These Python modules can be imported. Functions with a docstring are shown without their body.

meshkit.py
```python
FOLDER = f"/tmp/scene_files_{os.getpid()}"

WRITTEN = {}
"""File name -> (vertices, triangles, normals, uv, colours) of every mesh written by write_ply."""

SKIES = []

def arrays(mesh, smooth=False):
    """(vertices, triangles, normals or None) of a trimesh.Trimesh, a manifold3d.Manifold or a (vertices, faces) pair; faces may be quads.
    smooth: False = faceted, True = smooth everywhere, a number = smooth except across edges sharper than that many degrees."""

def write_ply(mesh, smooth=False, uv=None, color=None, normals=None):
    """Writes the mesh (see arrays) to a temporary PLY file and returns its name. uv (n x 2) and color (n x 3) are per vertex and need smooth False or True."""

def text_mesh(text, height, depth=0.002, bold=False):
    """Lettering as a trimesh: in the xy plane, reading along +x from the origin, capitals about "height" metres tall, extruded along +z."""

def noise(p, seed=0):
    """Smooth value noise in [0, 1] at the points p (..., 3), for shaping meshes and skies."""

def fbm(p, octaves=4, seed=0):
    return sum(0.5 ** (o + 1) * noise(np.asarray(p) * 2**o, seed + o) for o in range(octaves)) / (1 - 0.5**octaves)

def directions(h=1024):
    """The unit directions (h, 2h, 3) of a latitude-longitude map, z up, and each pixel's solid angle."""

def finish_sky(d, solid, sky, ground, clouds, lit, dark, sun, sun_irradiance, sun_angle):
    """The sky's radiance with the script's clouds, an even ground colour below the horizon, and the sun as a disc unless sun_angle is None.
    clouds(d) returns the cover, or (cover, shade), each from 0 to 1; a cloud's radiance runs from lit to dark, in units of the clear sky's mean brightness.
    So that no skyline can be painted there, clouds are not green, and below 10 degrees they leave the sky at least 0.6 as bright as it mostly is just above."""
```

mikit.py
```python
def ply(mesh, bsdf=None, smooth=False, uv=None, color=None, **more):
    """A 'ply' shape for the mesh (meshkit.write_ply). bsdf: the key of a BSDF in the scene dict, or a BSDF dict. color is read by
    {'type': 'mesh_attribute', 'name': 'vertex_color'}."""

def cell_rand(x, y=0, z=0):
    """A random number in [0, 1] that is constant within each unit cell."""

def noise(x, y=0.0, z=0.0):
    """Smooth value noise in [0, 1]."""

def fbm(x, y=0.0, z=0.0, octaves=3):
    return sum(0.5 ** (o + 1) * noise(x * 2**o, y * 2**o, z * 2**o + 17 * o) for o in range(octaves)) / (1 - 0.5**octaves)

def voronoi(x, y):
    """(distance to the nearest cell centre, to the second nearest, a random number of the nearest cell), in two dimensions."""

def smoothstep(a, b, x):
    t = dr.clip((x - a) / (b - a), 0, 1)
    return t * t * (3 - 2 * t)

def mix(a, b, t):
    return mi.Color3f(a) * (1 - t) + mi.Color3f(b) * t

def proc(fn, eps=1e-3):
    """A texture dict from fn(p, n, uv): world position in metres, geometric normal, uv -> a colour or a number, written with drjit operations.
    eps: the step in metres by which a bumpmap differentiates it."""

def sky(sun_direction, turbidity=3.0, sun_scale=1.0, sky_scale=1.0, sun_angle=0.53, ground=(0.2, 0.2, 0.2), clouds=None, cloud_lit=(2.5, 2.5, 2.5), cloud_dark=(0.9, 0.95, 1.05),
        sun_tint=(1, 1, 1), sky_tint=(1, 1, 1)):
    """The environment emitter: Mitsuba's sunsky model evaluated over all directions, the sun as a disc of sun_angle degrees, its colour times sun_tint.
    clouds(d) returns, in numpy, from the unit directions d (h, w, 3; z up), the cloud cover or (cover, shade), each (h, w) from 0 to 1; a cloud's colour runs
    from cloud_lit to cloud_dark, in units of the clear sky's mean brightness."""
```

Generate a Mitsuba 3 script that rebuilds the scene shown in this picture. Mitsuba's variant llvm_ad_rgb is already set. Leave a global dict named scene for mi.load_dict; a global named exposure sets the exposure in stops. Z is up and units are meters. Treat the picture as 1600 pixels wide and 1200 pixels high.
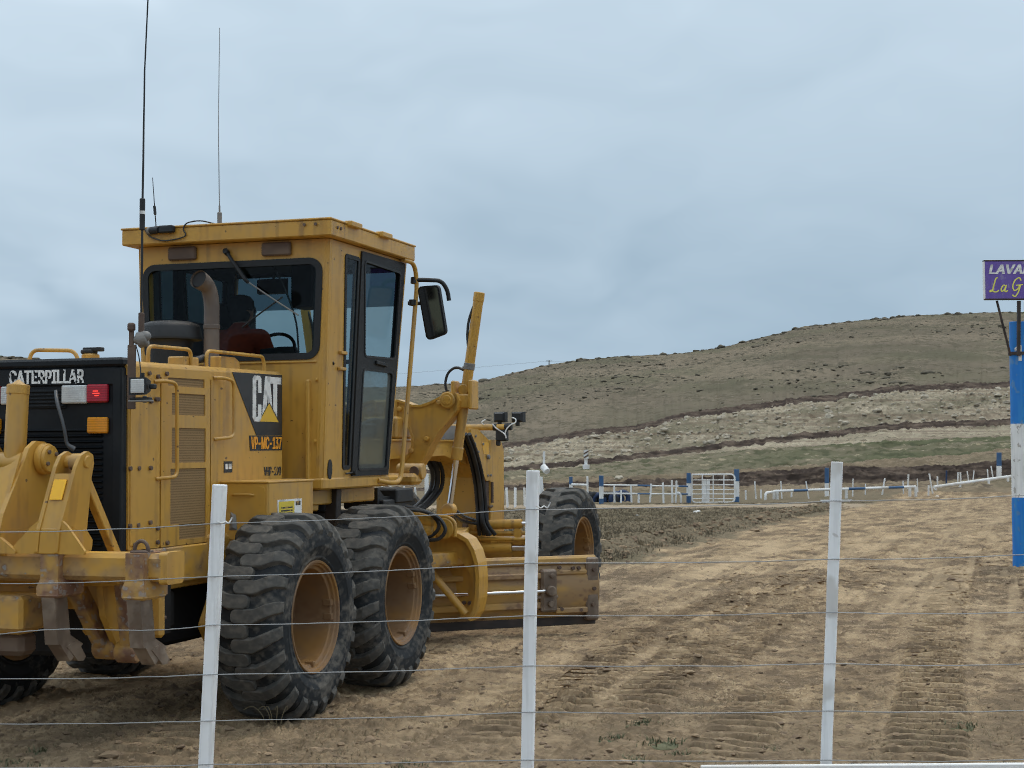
import math
import numpy as np
import trimesh, shapely
import shapely.geometry as sg
from shapely import affinity
import manifold3d as m3
import drjit as dr
import mitsuba as mi
import mikit, meshkit
from mikit import proc, noise, fbm, voronoi, smoothstep, mix, cell_rand

PI = math.pi
scene, labels = {}, {}
rng = np.random.default_rng(7)

# ---------------------------------------------------------------- camera, sky, exposure
FOC, PITCH, ROLL, CAMH = 2427.4, 0.04276, -0.00481, 1.7347        # focal length in pixels of a 1600 wide picture
T = mi.ScalarTransform4f
scene['camera'] = {'type': 'perspective', 'fov_axis': 'x', 'fov': 2 * math.degrees(math.atan(800 / FOC)), 'near_clip': 0.1, 'far_clip': 3000.0,
                   'to_world': T().look_at(origin=[0, 0, CAMH], target=[0, math.cos(PITCH), CAMH + math.sin(PITCH)],
                                           up=[-ROLL, -math.sin(PITCH), math.cos(PITCH)])}


def sky_clouds(d):
    x, y, z = d[..., 0], d[..., 1], np.maximum(d[..., 2], 0.0)
    s = 1 / (z + 0.16)
    p = np.stack([x * s * 1.7, y * s * 0.8, z * 3.0], -1)
    warp = meshkit.fbm(p * 1.3 + 5.1) - 0.5
    q = p + warp[..., None] * np.array([1.6, 0.7, 0.2])
    a = meshkit.fbm(q * np.array([1.2, 2.0, 1.0]) + 11.3)
    b = meshkit.fbm(q * np.array([3.5, 6.5, 1.0]) + 3.7)
    left = 0.5 - 0.5 * np.clip(x / 0.35, -1, 1)
    t = z - 0.05 * left * np.exp(-((z - 0.15) / 0.05) ** 2) + (0.31 * (a - 0.5) + 0.10 * (b - 0.5)) * (0.5 + 0.8 * left) * np.clip(0.25 + z / 0.14, 0, 1) + 0.07 * left
    return np.full_like(z, 1.0), np.clip(1 - t, 0, 1)


SUN = (0.25, 0.30, 0.92)
scene['sky_light'] = mikit.sky(SUN, turbidity=3, sun_scale=0.17, sun_angle=25, clouds=sky_clouds, ground=(0.16, 0.12, 0.08),
                               cloud_lit=(3.75, 4.20, 4.55), cloud_dark=(1.09, 1.50, 1.87))
exposure = 1.75


# ---------------------------------------------------------------- helpers
def at(x, y, D):
    """The point D metres ahead that stands at pixel (x, y) of the 1600 x 1200 photograph."""
    X, Y = x - 800, y - 600
    c, s = math.cos(-ROLL), math.sin(-ROLL)
    X, Y = c * X - s * Y, s * X + c * Y
    d = np.array([X / FOC, math.cos(PITCH) + Y / FOC * math.sin(PITCH), math.sin(PITCH) - Y / FOC * math.cos(PITCH)])
    return np.array([0, 0, CAMH]) + d * (D / d[1])


used = {}


def key_of(name):
    n = used.get(name, 0)
    used[name] = n + 1
    return name if n == 0 else f'{name}_{n:03d}'


def put(name, mesh, mat, smooth=30, **lab):
    """One entry of the scene. lab: label, category, group, kind."""
    k = key_of(name)
    scene[k] = mikit.ply(mesh, mat, smooth=smooth)
    if lab:
        labels[k] = lab
    return k


def thing(name, **lab):
    k = key_of(name)
    labels[k] = lab
    return k


def cat(*ms):
    ms = [m for m in ms if m is not None]
    return trimesh.util.concatenate(ms)


def hull(pts):
    return trimesh.convex.convex_hull(np.asarray(pts, float))


def bx(x0, x1, y0, y1, z0, z1, b=0.006):
    """A box with chamfered edges."""
    x0, x1 = min(x0, x1), max(x0, x1); y0, y1 = min(y0, y1), max(y0, y1); z0, z1 = min(z0, z1), max(z0, z1)
    b = min(b, 0.45 * (x1 - x0), 0.45 * (y1 - y0), 0.45 * (z1 - z0))
    P = []
    for x, sx in ((x0, 1), (x1, -1)):
        for y, sy in ((y0, 1), (y1, -1)):
            for z, sz in ((z0, 1), (z1, -1)):
                P += [(x + sx * b, y + sy * b, z), (x + sx * b, y, z + sz * b), (x, y + sy * b, z + sz * b)]
    return hull(P)


def frame(o, u, v):
    u = np.asarray(u, float) / np.linalg.norm(u); v = np.asarray(v, float)
    v = v - u * (u @ v); v /= np.linalg.norm(v)
    M = np.eye(4); M[:3, 0] = u; M[:3, 1] = v; M[:3, 2] = np.cross(u, v); M[:3, 3] = o
    return M


def poly(pts, r=0.0, holes=()):
    p = sg.Polygon(pts, holes)
    if not p.is_valid:
        p = p.buffer(0)
    return p.buffer(-r).buffer(r, quad_segs=5) if r else p


def plate(shape, o, u, v, t, t0=0.0):
    """shape (shapely, in metres) laid in the plane (o, u, v) and extruded from t0 to t0 + t along u x v."""
    ms = [trimesh.creation.extrude_polygon(g, t, engine='earcut') for g in getattr(shape, 'geoms', [shape]) if g.area > 1e-9]
    m = cat(*ms); m.apply_translation([0, 0, t0]); m.apply_transform(frame(o, u, v))
    return m


def prism_xz(pts, y0, y1, r=0.0, holes=()):
    return plate(poly(pts, r, holes), [0, max(y0, y1), 0], [1, 0, 0], [0, 0, 1], abs(y1 - y0))


def prism_yz(pts, x0, x1, r=0.0, holes=()):
    return plate(poly(pts, r, holes), [min(x0, x1), 0, 0], [0, 1, 0], [0, 0, 1], abs(x1 - x0))


def rounded_rect(a0, a1, b0, b1, r):
    return sg.box(a0 + r, b0 + r, a1 - r, b1 - r).buffer(r, quad_segs=5)


def smooth_path(pts, bend=0.05, n=5):
    pts = [np.asarray(p, float) for p in pts]
    out = [pts[0]]
    for a, b, c in zip(pts, pts[1:], pts[2:]):
        da, dc = a - b, c - b
        la, lc = np.linalg.norm(da), np.linalg.norm(dc)
        e = min(bend, 0.48 * la, 0.48 * lc)
        p, q = b + da / la * e, b + dc / lc * e
        for t in np.linspace(0, 1, n):
            out.append((1 - t) ** 2 * p + 2 * t * (1 - t) * b + t * t * q)
    out.append(pts[-1])
    return np.array(out)


def tube(pts, r, bend=0.05, sides=10, n=5, cap=True):
    p = smooth_path(pts, bend, n) if len(pts) > 2 and bend else np.asarray(pts, float)
    keep = np.r_[True, np.linalg.norm(np.diff(p, axis=0), axis=1) > 1e-6]
    p = p[keep]
    r = np.full(len(p), r) if np.isscalar(r) else np.interp(np.linspace(0, 1, len(p)), np.linspace(0, 1, len(r)), r)
    t = np.gradient(p, axis=0); t /= np.linalg.norm(t, axis=1, keepdims=True)
    a = np.cross(t[0], [0, 0, 1.0] if abs(t[0][2]) < 0.9 else [1.0, 0, 0]); a /= np.linalg.norm(a)
    A = []
    for k in t:
        a = a - k * (a @ k); a /= np.linalg.norm(a); A.append(a)
    A = np.array(A); B = np.cross(t, A)
    ang = np.arange(sides) * 2 * PI / sides
    V = p[:, None] + r[:, None, None] * (np.cos(ang)[None, :, None] * A[:, None] + np.sin(ang)[None, :, None] * B[:, None])
    V = V.reshape(-1, 3); F = []
    for i in range(len(p) - 1):
        for j in range(sides):
            a0, a1 = i * sides + j, i * sides + (j + 1) % sides
            F += [[a0, a1, a1 + sides], [a0, a1 + sides, a0 + sides]]
    if cap:
        n0 = len(V); V = np.vstack([V, p[:1], p[-1:]])
        L = (len(p) - 1) * sides
        for j in range(sides):
            F += [[n0, (j + 1) % sides, j], [n0 + 1, L + j, L + (j + 1) % sides]]
    return trimesh.Trimesh(V, F, process=False)


def cyl(p0, p1, r, sides=24, b=0.0, r1=None):
    """A cylinder (or cone) between two points, with chamfered rims."""
    p0, p1 = np.asarray(p0, float), np.asarray(p1, float)
    d = (p1 - p0); L = np.linalg.norm(d); d /= L
    r1 = r if r1 is None else r1
    b = min(b, 0.4 * L)
    if b:
        return tube([p0, p0 + d * b * .02, p0 + d * b, p1 - d * b, p1 - d * b * .02, p1], np.array([r - b, r - b, r, r1, r1 - b, r1 - b]), 0, sides)if False else lathe([(0, 0), (r - b, 0), (r, b), (r1, L - b), (r1 - b, L), (0, L)], p0, d, sides)
    return lathe([(0, 0), (r, 0), (r1, L), (0, L)], p0, d, sides)


def lathe(profile, o, axis, sides=48):
    """profile: (radius, height along the axis) pairs, bottom to top on the outside."""
    axis = np.asarray(axis, float) / np.linalg.norm(axis)
    a = np.cross(axis, [0, 0, 1.0] if abs(axis[2]) < 0.9 else [1.0, 0, 0]); a /= np.linalg.norm(a)
    b = np.cross(axis, a)
    pr = np.asarray(profile, float); ang = np.arange(sides) * 2 * PI / sides
    V = np.asarray(o, float) + pr[:, None, 1:2] * axis + pr[:, None, 0:1] * (np.cos(ang)[None, :, None] * a + np.sin(ang)[None, :, None] * b)
    V = V.reshape(-1, 3); F = []
    for i in range(len(pr) - 1):
        for j in range(sides):
            p, q = i * sides + j, i * sides + (j + 1) % sides
            if pr[i, 0] > 1e-9: F.append([p, q, q + sides])
            if pr[i + 1, 0] > 1e-9: F.append([p, q + sides, p + sides])
    return trimesh.Trimesh(V, F, process=False)


def bar(p0, p1, w, h, side=(0, 1, 0), b=0.005):
    """A rectangular bar from p0 to p1; w across along "side", h along the third direction."""
    p0, p1 = np.asarray(p0, float), np.asarray(p1, float)
    L = np.linalg.norm(p1 - p0)
    m = bx(0, L, -w / 2, w / 2, -h / 2, h / 2, b)
    m.apply_transform(frame(p0, p1 - p0, side))
    return m


def blob(bones, length=0.03, rounds=8):
    """One continuous body: each bone is the hull of the spheres at its two ends."""
    whole = None
    for p, r, q, s in bones:
        a = m3.Manifold.sphere(r, 20).translate(list(map(float, p))); c = m3.Manifold.sphere(s, 20).translate(list(map(float, q)))
        h = m3.Manifold.batch_hull([a, c])
        whole = h if whole is None else whole + h
    me = whole.refine_to_length(length).to_mesh()
    m = trimesh.Trimesh(me.vert_properties[:, :3], me.tri_verts)
    trimesh.smoothing.filter_taubin(m, iterations=rounds)
    return m


def text(s, height, depth=0.002, bold=True, width=None):
    m = meshkit.text_mesh(s, height, depth, bold)
    lo, hi = m.bounds
    m.apply_translation([-lo[0], -lo[1], 0])
    if width:
        m.apply_scale([width / (hi[0] - lo[0]), height / (hi[1] - lo[1]), 1])
    return m


def laid(m, o, u, v):
    m = m.copy(); m.apply_transform(frame(o, u, v)); return m


# ---------------------------------------------------------------- materials
def rgb(*c):
    return {'type': 'rgb', 'value': list(c)}


def mat(name, color, rough=0.5, metallic=0.0, spec=0.5, bump=None, bump_eps=2e-3, **more):
    m = {'type': 'principled', 'base_color': rgb(*color) if isinstance(color, tuple) else proc(color), 'roughness': rough if not callable(rough) else proc(rough),
         'metallic': metallic, 'specular': spec, **more}
    if bump is not None:
        m = {'type': 'bumpmap', 'arbitrary': proc(bump, bump_eps), 'scale': 1.0, 'bsdf': m}
    scene[name] = {'type': 'twosided', 'bsdf': m}
    return name


def yellow_fn(base, dust):
    def f(p, n, uv):
        a = fbm(p.x * 2.2, p.y * 2.2, p.z * 2.6, 3)
        b = fbm(p.x * 17, p.y * 17, p.z * 9, 3)
        streak = noise(p.x * 38, p.y * 38, p.z * 2.0)
        run = smoothstep(0.66, 0.86, noise(p.x * 21 + 5, p.y * 21, p.z * 0.9)) * smoothstep(0.45, 0.7, fbm(p.x * 3, p.y * 3, p.z * 1.4, 2))
        d = smoothstep(0.42, 0.85, a * 0.62 + b * 0.25 + 0.22 * n.z + 0.12 * streak) * 0.55
        c = mix(base, (base[0] * 0.82, base[1] * 0.78, base[2] * 0.75), smoothstep(0.45, 0.8, streak * 0.5 + b * 0.5))
        c = mix(c, dust, d)
        c = mix(c, (0.16, 0.095, 0.04), run * 0.45)
        chip = smoothstep(0.83, 0.87, fbm(p.x * 26, p.y * 26, p.z * 26, 2))
        return mix(c, (0.09, 0.05, 0.03), chip * 0.8)
    return f


YEL = (0.50, 0.272, 0.044)
mat('yellow_paint', yellow_fn(YEL, (0.37, 0.25, 0.125)), 0.40)
mat('bright_yellow_paint', yellow_fn((0.68, 0.36, 0.03), (0.40, 0.26, 0.10)), 0.42)


def worn_yellow(p, n, uv):
    a = fbm(p.x * 7, p.y * 7, p.z * 7, 3)
    b = fbm(p.x * 31, p.y * 31, p.z * 31, 2)
    c = mix(YEL, (0.30, 0.20, 0.11), smoothstep(0.35, 0.7, a) * 0.7)
    c = mix(c, (0.17, 0.095, 0.05), smoothstep(0.56, 0.72, a * 0.7 + b * 0.3) * 0.7)
    return mix(c, (0.24, 0.22, 0.20), smoothstep(0.68, 0.72, b * 0.55 + a * 0.45))


mat('worn_yellow_paint', worn_yellow, 0.55, bump=lambda p, n, uv: fbm(p.x * 30, p.y * 30, p.z * 30, 2) * 0.003)


def rusty_yellow(p, n, uv):
    a = fbm(p.x * 11, p.y * 11, p.z * 7, 3)
    b = fbm(p.x * 34, p.y * 34, p.z * 34, 2)
    c = mix((0.42, 0.235, 0.05), (0.27, 0.155, 0.075), smoothstep(0.30, 0.60, a))
    c = mix(c, (0.155, 0.075, 0.048), smoothstep(0.46, 0.66, a * 0.75 + b * 0.25) * 0.9)
    return mix(c, (0.27, 0.25, 0.23), smoothstep(0.62, 0.70, b) * 0.6)


mat('rusty_yellow_paint', rusty_yellow, 0.6, bump=lambda p, n, uv: fbm(p.x * 28, p.y * 28, p.z * 28, 3) * 0.006)


def blade_paint(p, n, uv):
    a = fbm(p.x * 3.1, p.y * 3.1, p.z * 7, 3)
    b = fbm(p.x * 22, p.y * 22, p.z * 22, 2)
    c = mix((0.42, 0.25, 0.07), (0.30, 0.19, 0.095), smoothstep(0.35, 0.65, a))
    return mix(c, (0.15, 0.085, 0.05), smoothstep(0.58, 0.74, b * 0.5 + a * 0.5) * 0.7)


mat('blade_paint', blade_paint, 0.6)


def shank_steel(p, n, uv):
    a = fbm(p.x * 9, p.y * 9, p.z * 5, 3)
    return mix(mix((0.120, 0.085, 0.060), (0.235, 0.180, 0.135), smoothstep(0.35, 0.7, a)), (0.13, 0.085, 0.06), smoothstep(0.58, 0.8, fbm(p.x * 21, p.y * 21, p.z * 14, 2)) * 0.8)


mat('worn_steel', shank_steel, 0.55, bump=lambda p, n, uv: fbm(p.x * 24, p.y * 24, p.z * 24, 3) * 0.006)


def dusty(base, dust, k, f=6.0):
    def fn(p, n, uv):
        a = fbm(p.x * f, p.y * f, p.z * f, 3)
        return mix(base, dust, dr.clip(smoothstep(0.35, 0.8, a) * k + 0.25 * k * dr.maximum(n.z, 0), 0, 1))
    return fn


mat('black_paint', dusty((0.0035, 0.006, 0.009), (0.014, 0.0145, 0.0145), 0.5), 0.5, spec=0.3)
mat('black_plastic', dusty((0.006, 0.008, 0.010), (0.026, 0.026, 0.026), 0.5), 0.55)
mat('black_hose', dusty((0.012, 0.013, 0.015), (0.05, 0.045, 0.04), 0.5), 0.42)
mat('matt_black', dusty((0.0035, 0.0045, 0.006), (0.010, 0.0105, 0.011), 0.6), 0.7, spec=0.25)
mat('grey_hose', (0.055, 0.060, 0.066), 0.35)
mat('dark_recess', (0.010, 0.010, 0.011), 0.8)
mat('cab_trim', (0.006, 0.008, 0.010), 0.6)
mat('grille_mesh', lambda p, n, uv: mix((0.27, 0.165, 0.065), (0.16, 0.098, 0.042), smoothstep(0.35, 0.75, 0.5 + 0.5 * dr.sin(p.z * 390.0)) * 0.75 + 0.2 * noise(p.x * 9, p.y * 9, p.z * 9)), 0.75)
mat('chrome', (0.75, 0.76, 0.78), 0.12, 1.0)
mat('grey_metal', dusty((0.16, 0.16, 0.16), (0.24, 0.21, 0.17), 0.7), 0.5)
mat('rusty_brown', dusty((0.085, 0.055, 0.042), (0.16, 0.11, 0.075), 0.8), 0.7)
mat('exhaust_steel', dusty((0.095, 0.075, 0.064), (0.165, 0.130, 0.105), 0.8), 0.6)
mat('lens_clear', lambda p, n, uv: mix((0.58, 0.59, 0.58), (0.44, 0.45, 0.45), smoothstep(0.3, 0.8, 0.6 * fbm(p.x * 22, p.y * 22, p.z * 22, 2) + 0.2 + 0.2 * dr.sin(p.z * 500.0))), 0.2)
mat('lens_red', lambda p, n, uv: mix((0.42, 0.012, 0.028), (0.26, 0.008, 0.02), 0.5 + 0.5 * dr.sin(p.z * 420.0)), 0.22)
mat('lens_amber', lambda p, n, uv: mix((0.78, 0.30, 0.012), (0.55, 0.20, 0.01), 0.5 + 0.5 * dr.sin(p.z * 420.0)), 0.22)
scene['lamp_glow'] = {'type': 'twosided', 'bsdf': {'type': 'principled', 'base_color': rgb(0.9, 0.03, 0.03), 'roughness': 0.3}}
mat('reflector_yellow', (0.95, 0.50, 0.02), 0.25)
mat('white_letter', lambda p, n, uv: mix((0.72, 0.72, 0.70), (0.45, 0.45, 0.44), smoothstep(0.5, 0.75, fbm(p.x * 20, p.y * 20, p.z * 20, 2))), 0.5)
mat('decal_black', dusty((0.009, 0.010, 0.012), (0.03, 0.028, 0.025), 0.5), 0.4)
mat('decal_orange', (0.75, 0.31, 0.015), 0.4)
mat('decal_yellow', (0.66, 0.40, 0.03), 0.4)
mat('sticker_yellow', (0.62, 0.47, 0.04), 0.4)
mat('dark_letter', lambda p, n, uv: mix((0.03, 0.028, 0.025), (0.34, 0.20, 0.06), smoothstep(0.60, 0.68, fbm(p.x * 45, p.y * 45, p.z * 30, 2))), 0.5)


def tyre_fn(p, n, uv):
    a = fbm(p.x * 5, p.y * 5, p.z * 5, 3)
    b = fbm(p.x * 28, p.y * 28, p.z * 28, 3)
    c = mix((0.016, 0.019, 0.022), (0.058, 0.056, 0.053), smoothstep(0.40, 0.78, a * 0.55 + b * 0.45))
    return mix(c, (0.165, 0.147, 0.122), smoothstep(0.46, 0.80, b * 0.5 + a * 0.5) * 0.75)


mat('tyre_rubber', tyre_fn, 0.75, spec=0.3, bump=lambda p, n, uv: fbm(p.x * 45, p.y * 45, p.z * 45, 3) * 0.004)


def lug_fn(p, n, uv):
    b = fbm(p.x * 28, p.y * 28, p.z * 28, 3)
    return mix((0.068, 0.067, 0.063), (0.130, 0.119, 0.104), smoothstep(0.3, 0.85, b))


mat('tyre_lug', lug_fn, 0.8, spec=0.25, bump=lambda p, n, uv: fbm(p.x * 60, p.y * 60, p.z * 60, 3) * 0.004)


def rim_fn(p, n, uv):
    a = fbm(p.x * 6, p.y * 6, p.z * 6, 3)
    b = fbm(p.x * 35, p.y * 35, p.z * 35, 2)
    c = mix((0.25, 0.128, 0.038), (0.19, 0.112, 0.058), smoothstep(0.35, 0.7, a))
    return mix(c, (0.16, 0.085, 0.042), smoothstep(0.56, 0.85, a * 0.5 + b * 0.5) * 0.7)


mat('rim_paint', rim_fn, 0.5)


def white_wood(p, n, uv):
    g = fbm(p.x * 60, p.y * 60, p.z * 3.0, 3)
    k = fbm(p.x * 14, p.y * 14, p.z * 6, 3)
    c = mix((0.80, 0.81, 0.82), (0.68, 0.69, 0.70), smoothstep(0.45, 0.75, g))
    c = mix(c, (0.50, 0.48, 0.45), smoothstep(0.60, 0.75, k) * 0.7)
    vor = voronoi(p.x * 3 + p.z * 2.3, p.z * 3.1)
    return mix(c, (0.40, 0.37, 0.34), smoothstep(0.035, 0.015, vor[0]) * 0.6)


mat('white_painted_wood', white_wood, 0.6, bump=lambda p, n, uv: fbm(p.x * 70, p.y * 70, p.z * 5, 3) * 0.002)
mat('white_paint', dusty((0.74, 0.74, 0.73), (0.50, 0.47, 0.42), 0.7, 2.0), 0.6)
def brushed(base, worn, chip):
    def fn(p, n, uv):
        st = fbm(p.x * 28, p.y * 28, p.z * 1.1, 3)
        b = fbm(p.x * 4, p.y * 4, p.z * 2.2, 3)
        c = mix(base, worn, smoothstep(0.38, 0.70, 0.55 * st + 0.45 * b))
        return mix(c, chip, smoothstep(0.66, 0.70, fbm(p.x * 19, p.y * 19, p.z * 9, 3)) * 0.8)
    return fn


mat('pole_white', brushed((0.78, 0.78, 0.77), (0.60, 0.60, 0.58), (0.34, 0.31, 0.28)), 0.55)
mat('pole_blue', brushed((0.006, 0.165, 0.54), (0.020, 0.205, 0.54), (0.08, 0.22, 0.44)), 0.45)
mat('blue_paint', dusty((0.012, 0.165, 0.48), (0.04, 0.20, 0.46), 0.8, 3.0), 0.45)
mat('faded_blue_paint', dusty((0.030, 0.090, 0.20), (0.07, 0.13, 0.23), 0.8, 3.0), 0.6)
mat('deep_blue_paint', (0.012, 0.030, 0.085), 0.6)
mat('wire_steel', dusty((0.34, 0.35, 0.36), (0.22, 0.22, 0.22), 0.8, 2.0), 0.4, 0.4)
mat('far_tyre', (0.018, 0.019, 0.022), 0.8)
mat('sign_purple', brushed((0.120, 0.070, 0.33), (0.15, 0.10, 0.36), (0.22, 0.18, 0.38)), 0.4)
mat('sign_script', (0.72, 0.70, 0.13), 0.5)
mat('dark_steel', dusty((0.028, 0.022, 0.020), (0.07, 0.045, 0.035), 0.8), 0.6)
mat('skin', (0.42, 0.24, 0.17), 0.5)
mat('jacket_orange', lambda p, n, uv: mix((0.42, 0.055, 0.018), (0.26, 0.030, 0.013), fbm(p.x * 25, p.y * 25, p.z * 25, 2)), 0.85)
mat('cloth_dark', (0.020, 0.022, 0.028), 0.9)
mat('seat_cloth', (0.022, 0.022, 0.025), 0.9)
scene['tinted_glass'] = {'type': 'thindielectric', 'int_ior': 1.5, 'specular_transmittance': rgb(0.60, 0.70, 0.72), 'specular_reflectance': rgb(0.20, 0.21, 0.22)}
scene['sun_strip_glass'] = {'type': 'thindielectric', 'int_ior': 1.5, 'specular_transmittance': rgb(0.10, 0.15, 0.18), 'specular_reflectance': rgb(0.20, 0.21, 0.22)}
scene['dusty_glass'] = {'type': 'blendbsdf', 'weight': proc(lambda p, n, uv: 0.34 + 0.30 * fbm(p.x * 6, p.y * 6, p.z * 4, 3)), 'a': {'type': 'ref', 'id': 'tinted_glass'}, 'b': {'type': 'twosided', 'bsdf': {'type': 'diffuse', 'reflectance': rgb(0.20, 0.215, 0.20)}}}
scene['rear_glass'] = {'type': 'thindielectric', 'int_ior': 1.5, 'specular_transmittance': rgb(0.46, 0.56, 0.58), 'specular_reflectance': rgb(0.12, 0.13, 0.14)}
scene['dark_film_glass'] = {'type': 'thindielectric', 'int_ior': 1.5, 'specular_transmittance': rgb(0.03, 0.045, 0.05), 'specular_reflectance': rgb(0.20, 0.21, 0.22)}
scene['mirror_glass'] = {'type': 'twosided', 'bsdf': {'type': 'roughconductor', 'alpha': 0.01, 'specular_reflectance': rgb(0.72, 0.74, 0.76)}}


def dirt_fn(p, n, uv):
    # a broad mix of pale dry sand and darker turned earth, drawn out along the way the machine drives
    s, c = 0.307, 0.952
    u, v = p.x * c - p.y * s, p.x * s + p.y * c
    big = fbm(u * 0.55 + 7, v * 0.16, 0, 4)
    mid = fbm(u * 2.3, v * 0.9, 3, 4)
    fine = fbm(p.x * 17, p.y * 17, 5, 3)
    grit = fbm(p.x * 75, p.y * 75, 9, 2)
    rut = fbm(u * 3.4 + 0.6 * big, v * 0.10, 11, 4)
    lump = fbm(p.x * 6.5 + 3, p.y * 6.5, 2, 3)
    t = smoothstep(0.34, 0.64, 0.20 * big + 0.18 * mid + 0.18 * fine + 0.20 * lump + 0.24 * rut)
    col = mix((0.152, 0.106, 0.064), (0.365, 0.262, 0.156), t)
    col = mix(col, (0.075, 0.054, 0.038), smoothstep(0.53, 0.66, lump) * 0.55 * smoothstep(40, 15, p.y))
    col = mix(col, (0.46, 0.342, 0.212), smoothstep(0.44, 0.32, lump) * 0.42 * smoothstep(40, 15, p.y))
    mid2 = fbm(u * 3.1 + 9, v * 1.3, 7, 4)
    col = mix(col, (0.085, 0.062, 0.043), smoothstep(0.53, 0.64, mid2) * 0.6 * smoothstep(12, 22, p.y))
    col = mix(col, (0.46, 0.342, 0.212), smoothstep(0.44, 0.34, mid2) * 0.5 * smoothstep(12, 22, p.y))
    col = mix(col, (0.52, 0.41, 0.28), smoothstep(0.66, 0.78, grit) * 0.5)
    col = mix(col, (0.06, 0.045, 0.032), smoothstep(0.34, 0.24, grit) * 0.5)
    col = mix(col, (0.46, 0.342, 0.212), smoothstep(0.58, 0.74, 0.55 * mid + 0.45 * fine) * 0.55)
    col = mix(col, (0.095, 0.066, 0.044), smoothstep(0.55, 0.70, 0.45 * fine + 0.3 * grit + 0.25 * lump) * 0.8)
    col = mix(col, (0.085, 0.060, 0.040), smoothstep(0.55, 0.68, rut) * 0.40)
    col = mix(col, (0.45, 0.335, 0.208), smoothstep(0.43, 0.32, rut) * 0.36)
    # a browner, trampled strip beside the fence
    near = smoothstep(11.2, 9.4, p.y + 0.9 * (mid - 0.5))
    col = mix(col, mix((0.105, 0.077, 0.050), (0.245, 0.182, 0.117), fine), near * 0.55)
    # verge of dead grass left of the graded strip, and the pale cross road beyond it
    edge = smoothstep(-0.25, 0.25, (p.x - (1.42 + (p.y - 24.6) * 0.305)) * -1 + 0.3 + 1.6 * (mid - 0.5)) * smoothstep(20, 24, p.y)
    grass = mix((0.095, 0.076, 0.050), (0.205, 0.164, 0.108), fine)
    grass = mix(grass, (0.088, 0.082, 0.046), smoothstep(0.55, 0.75, big) * 0.4)
    col = mix(col, grass, edge)
    road = smoothstep(64, 66, p.y + 2 * mid) * smoothstep(80, 78, p.y + 2 * mid)
    col = mix(col, mix((0.26, 0.205, 0.145), (0.34, 0.27, 0.19), fine), road * edge)
    return col


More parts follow.
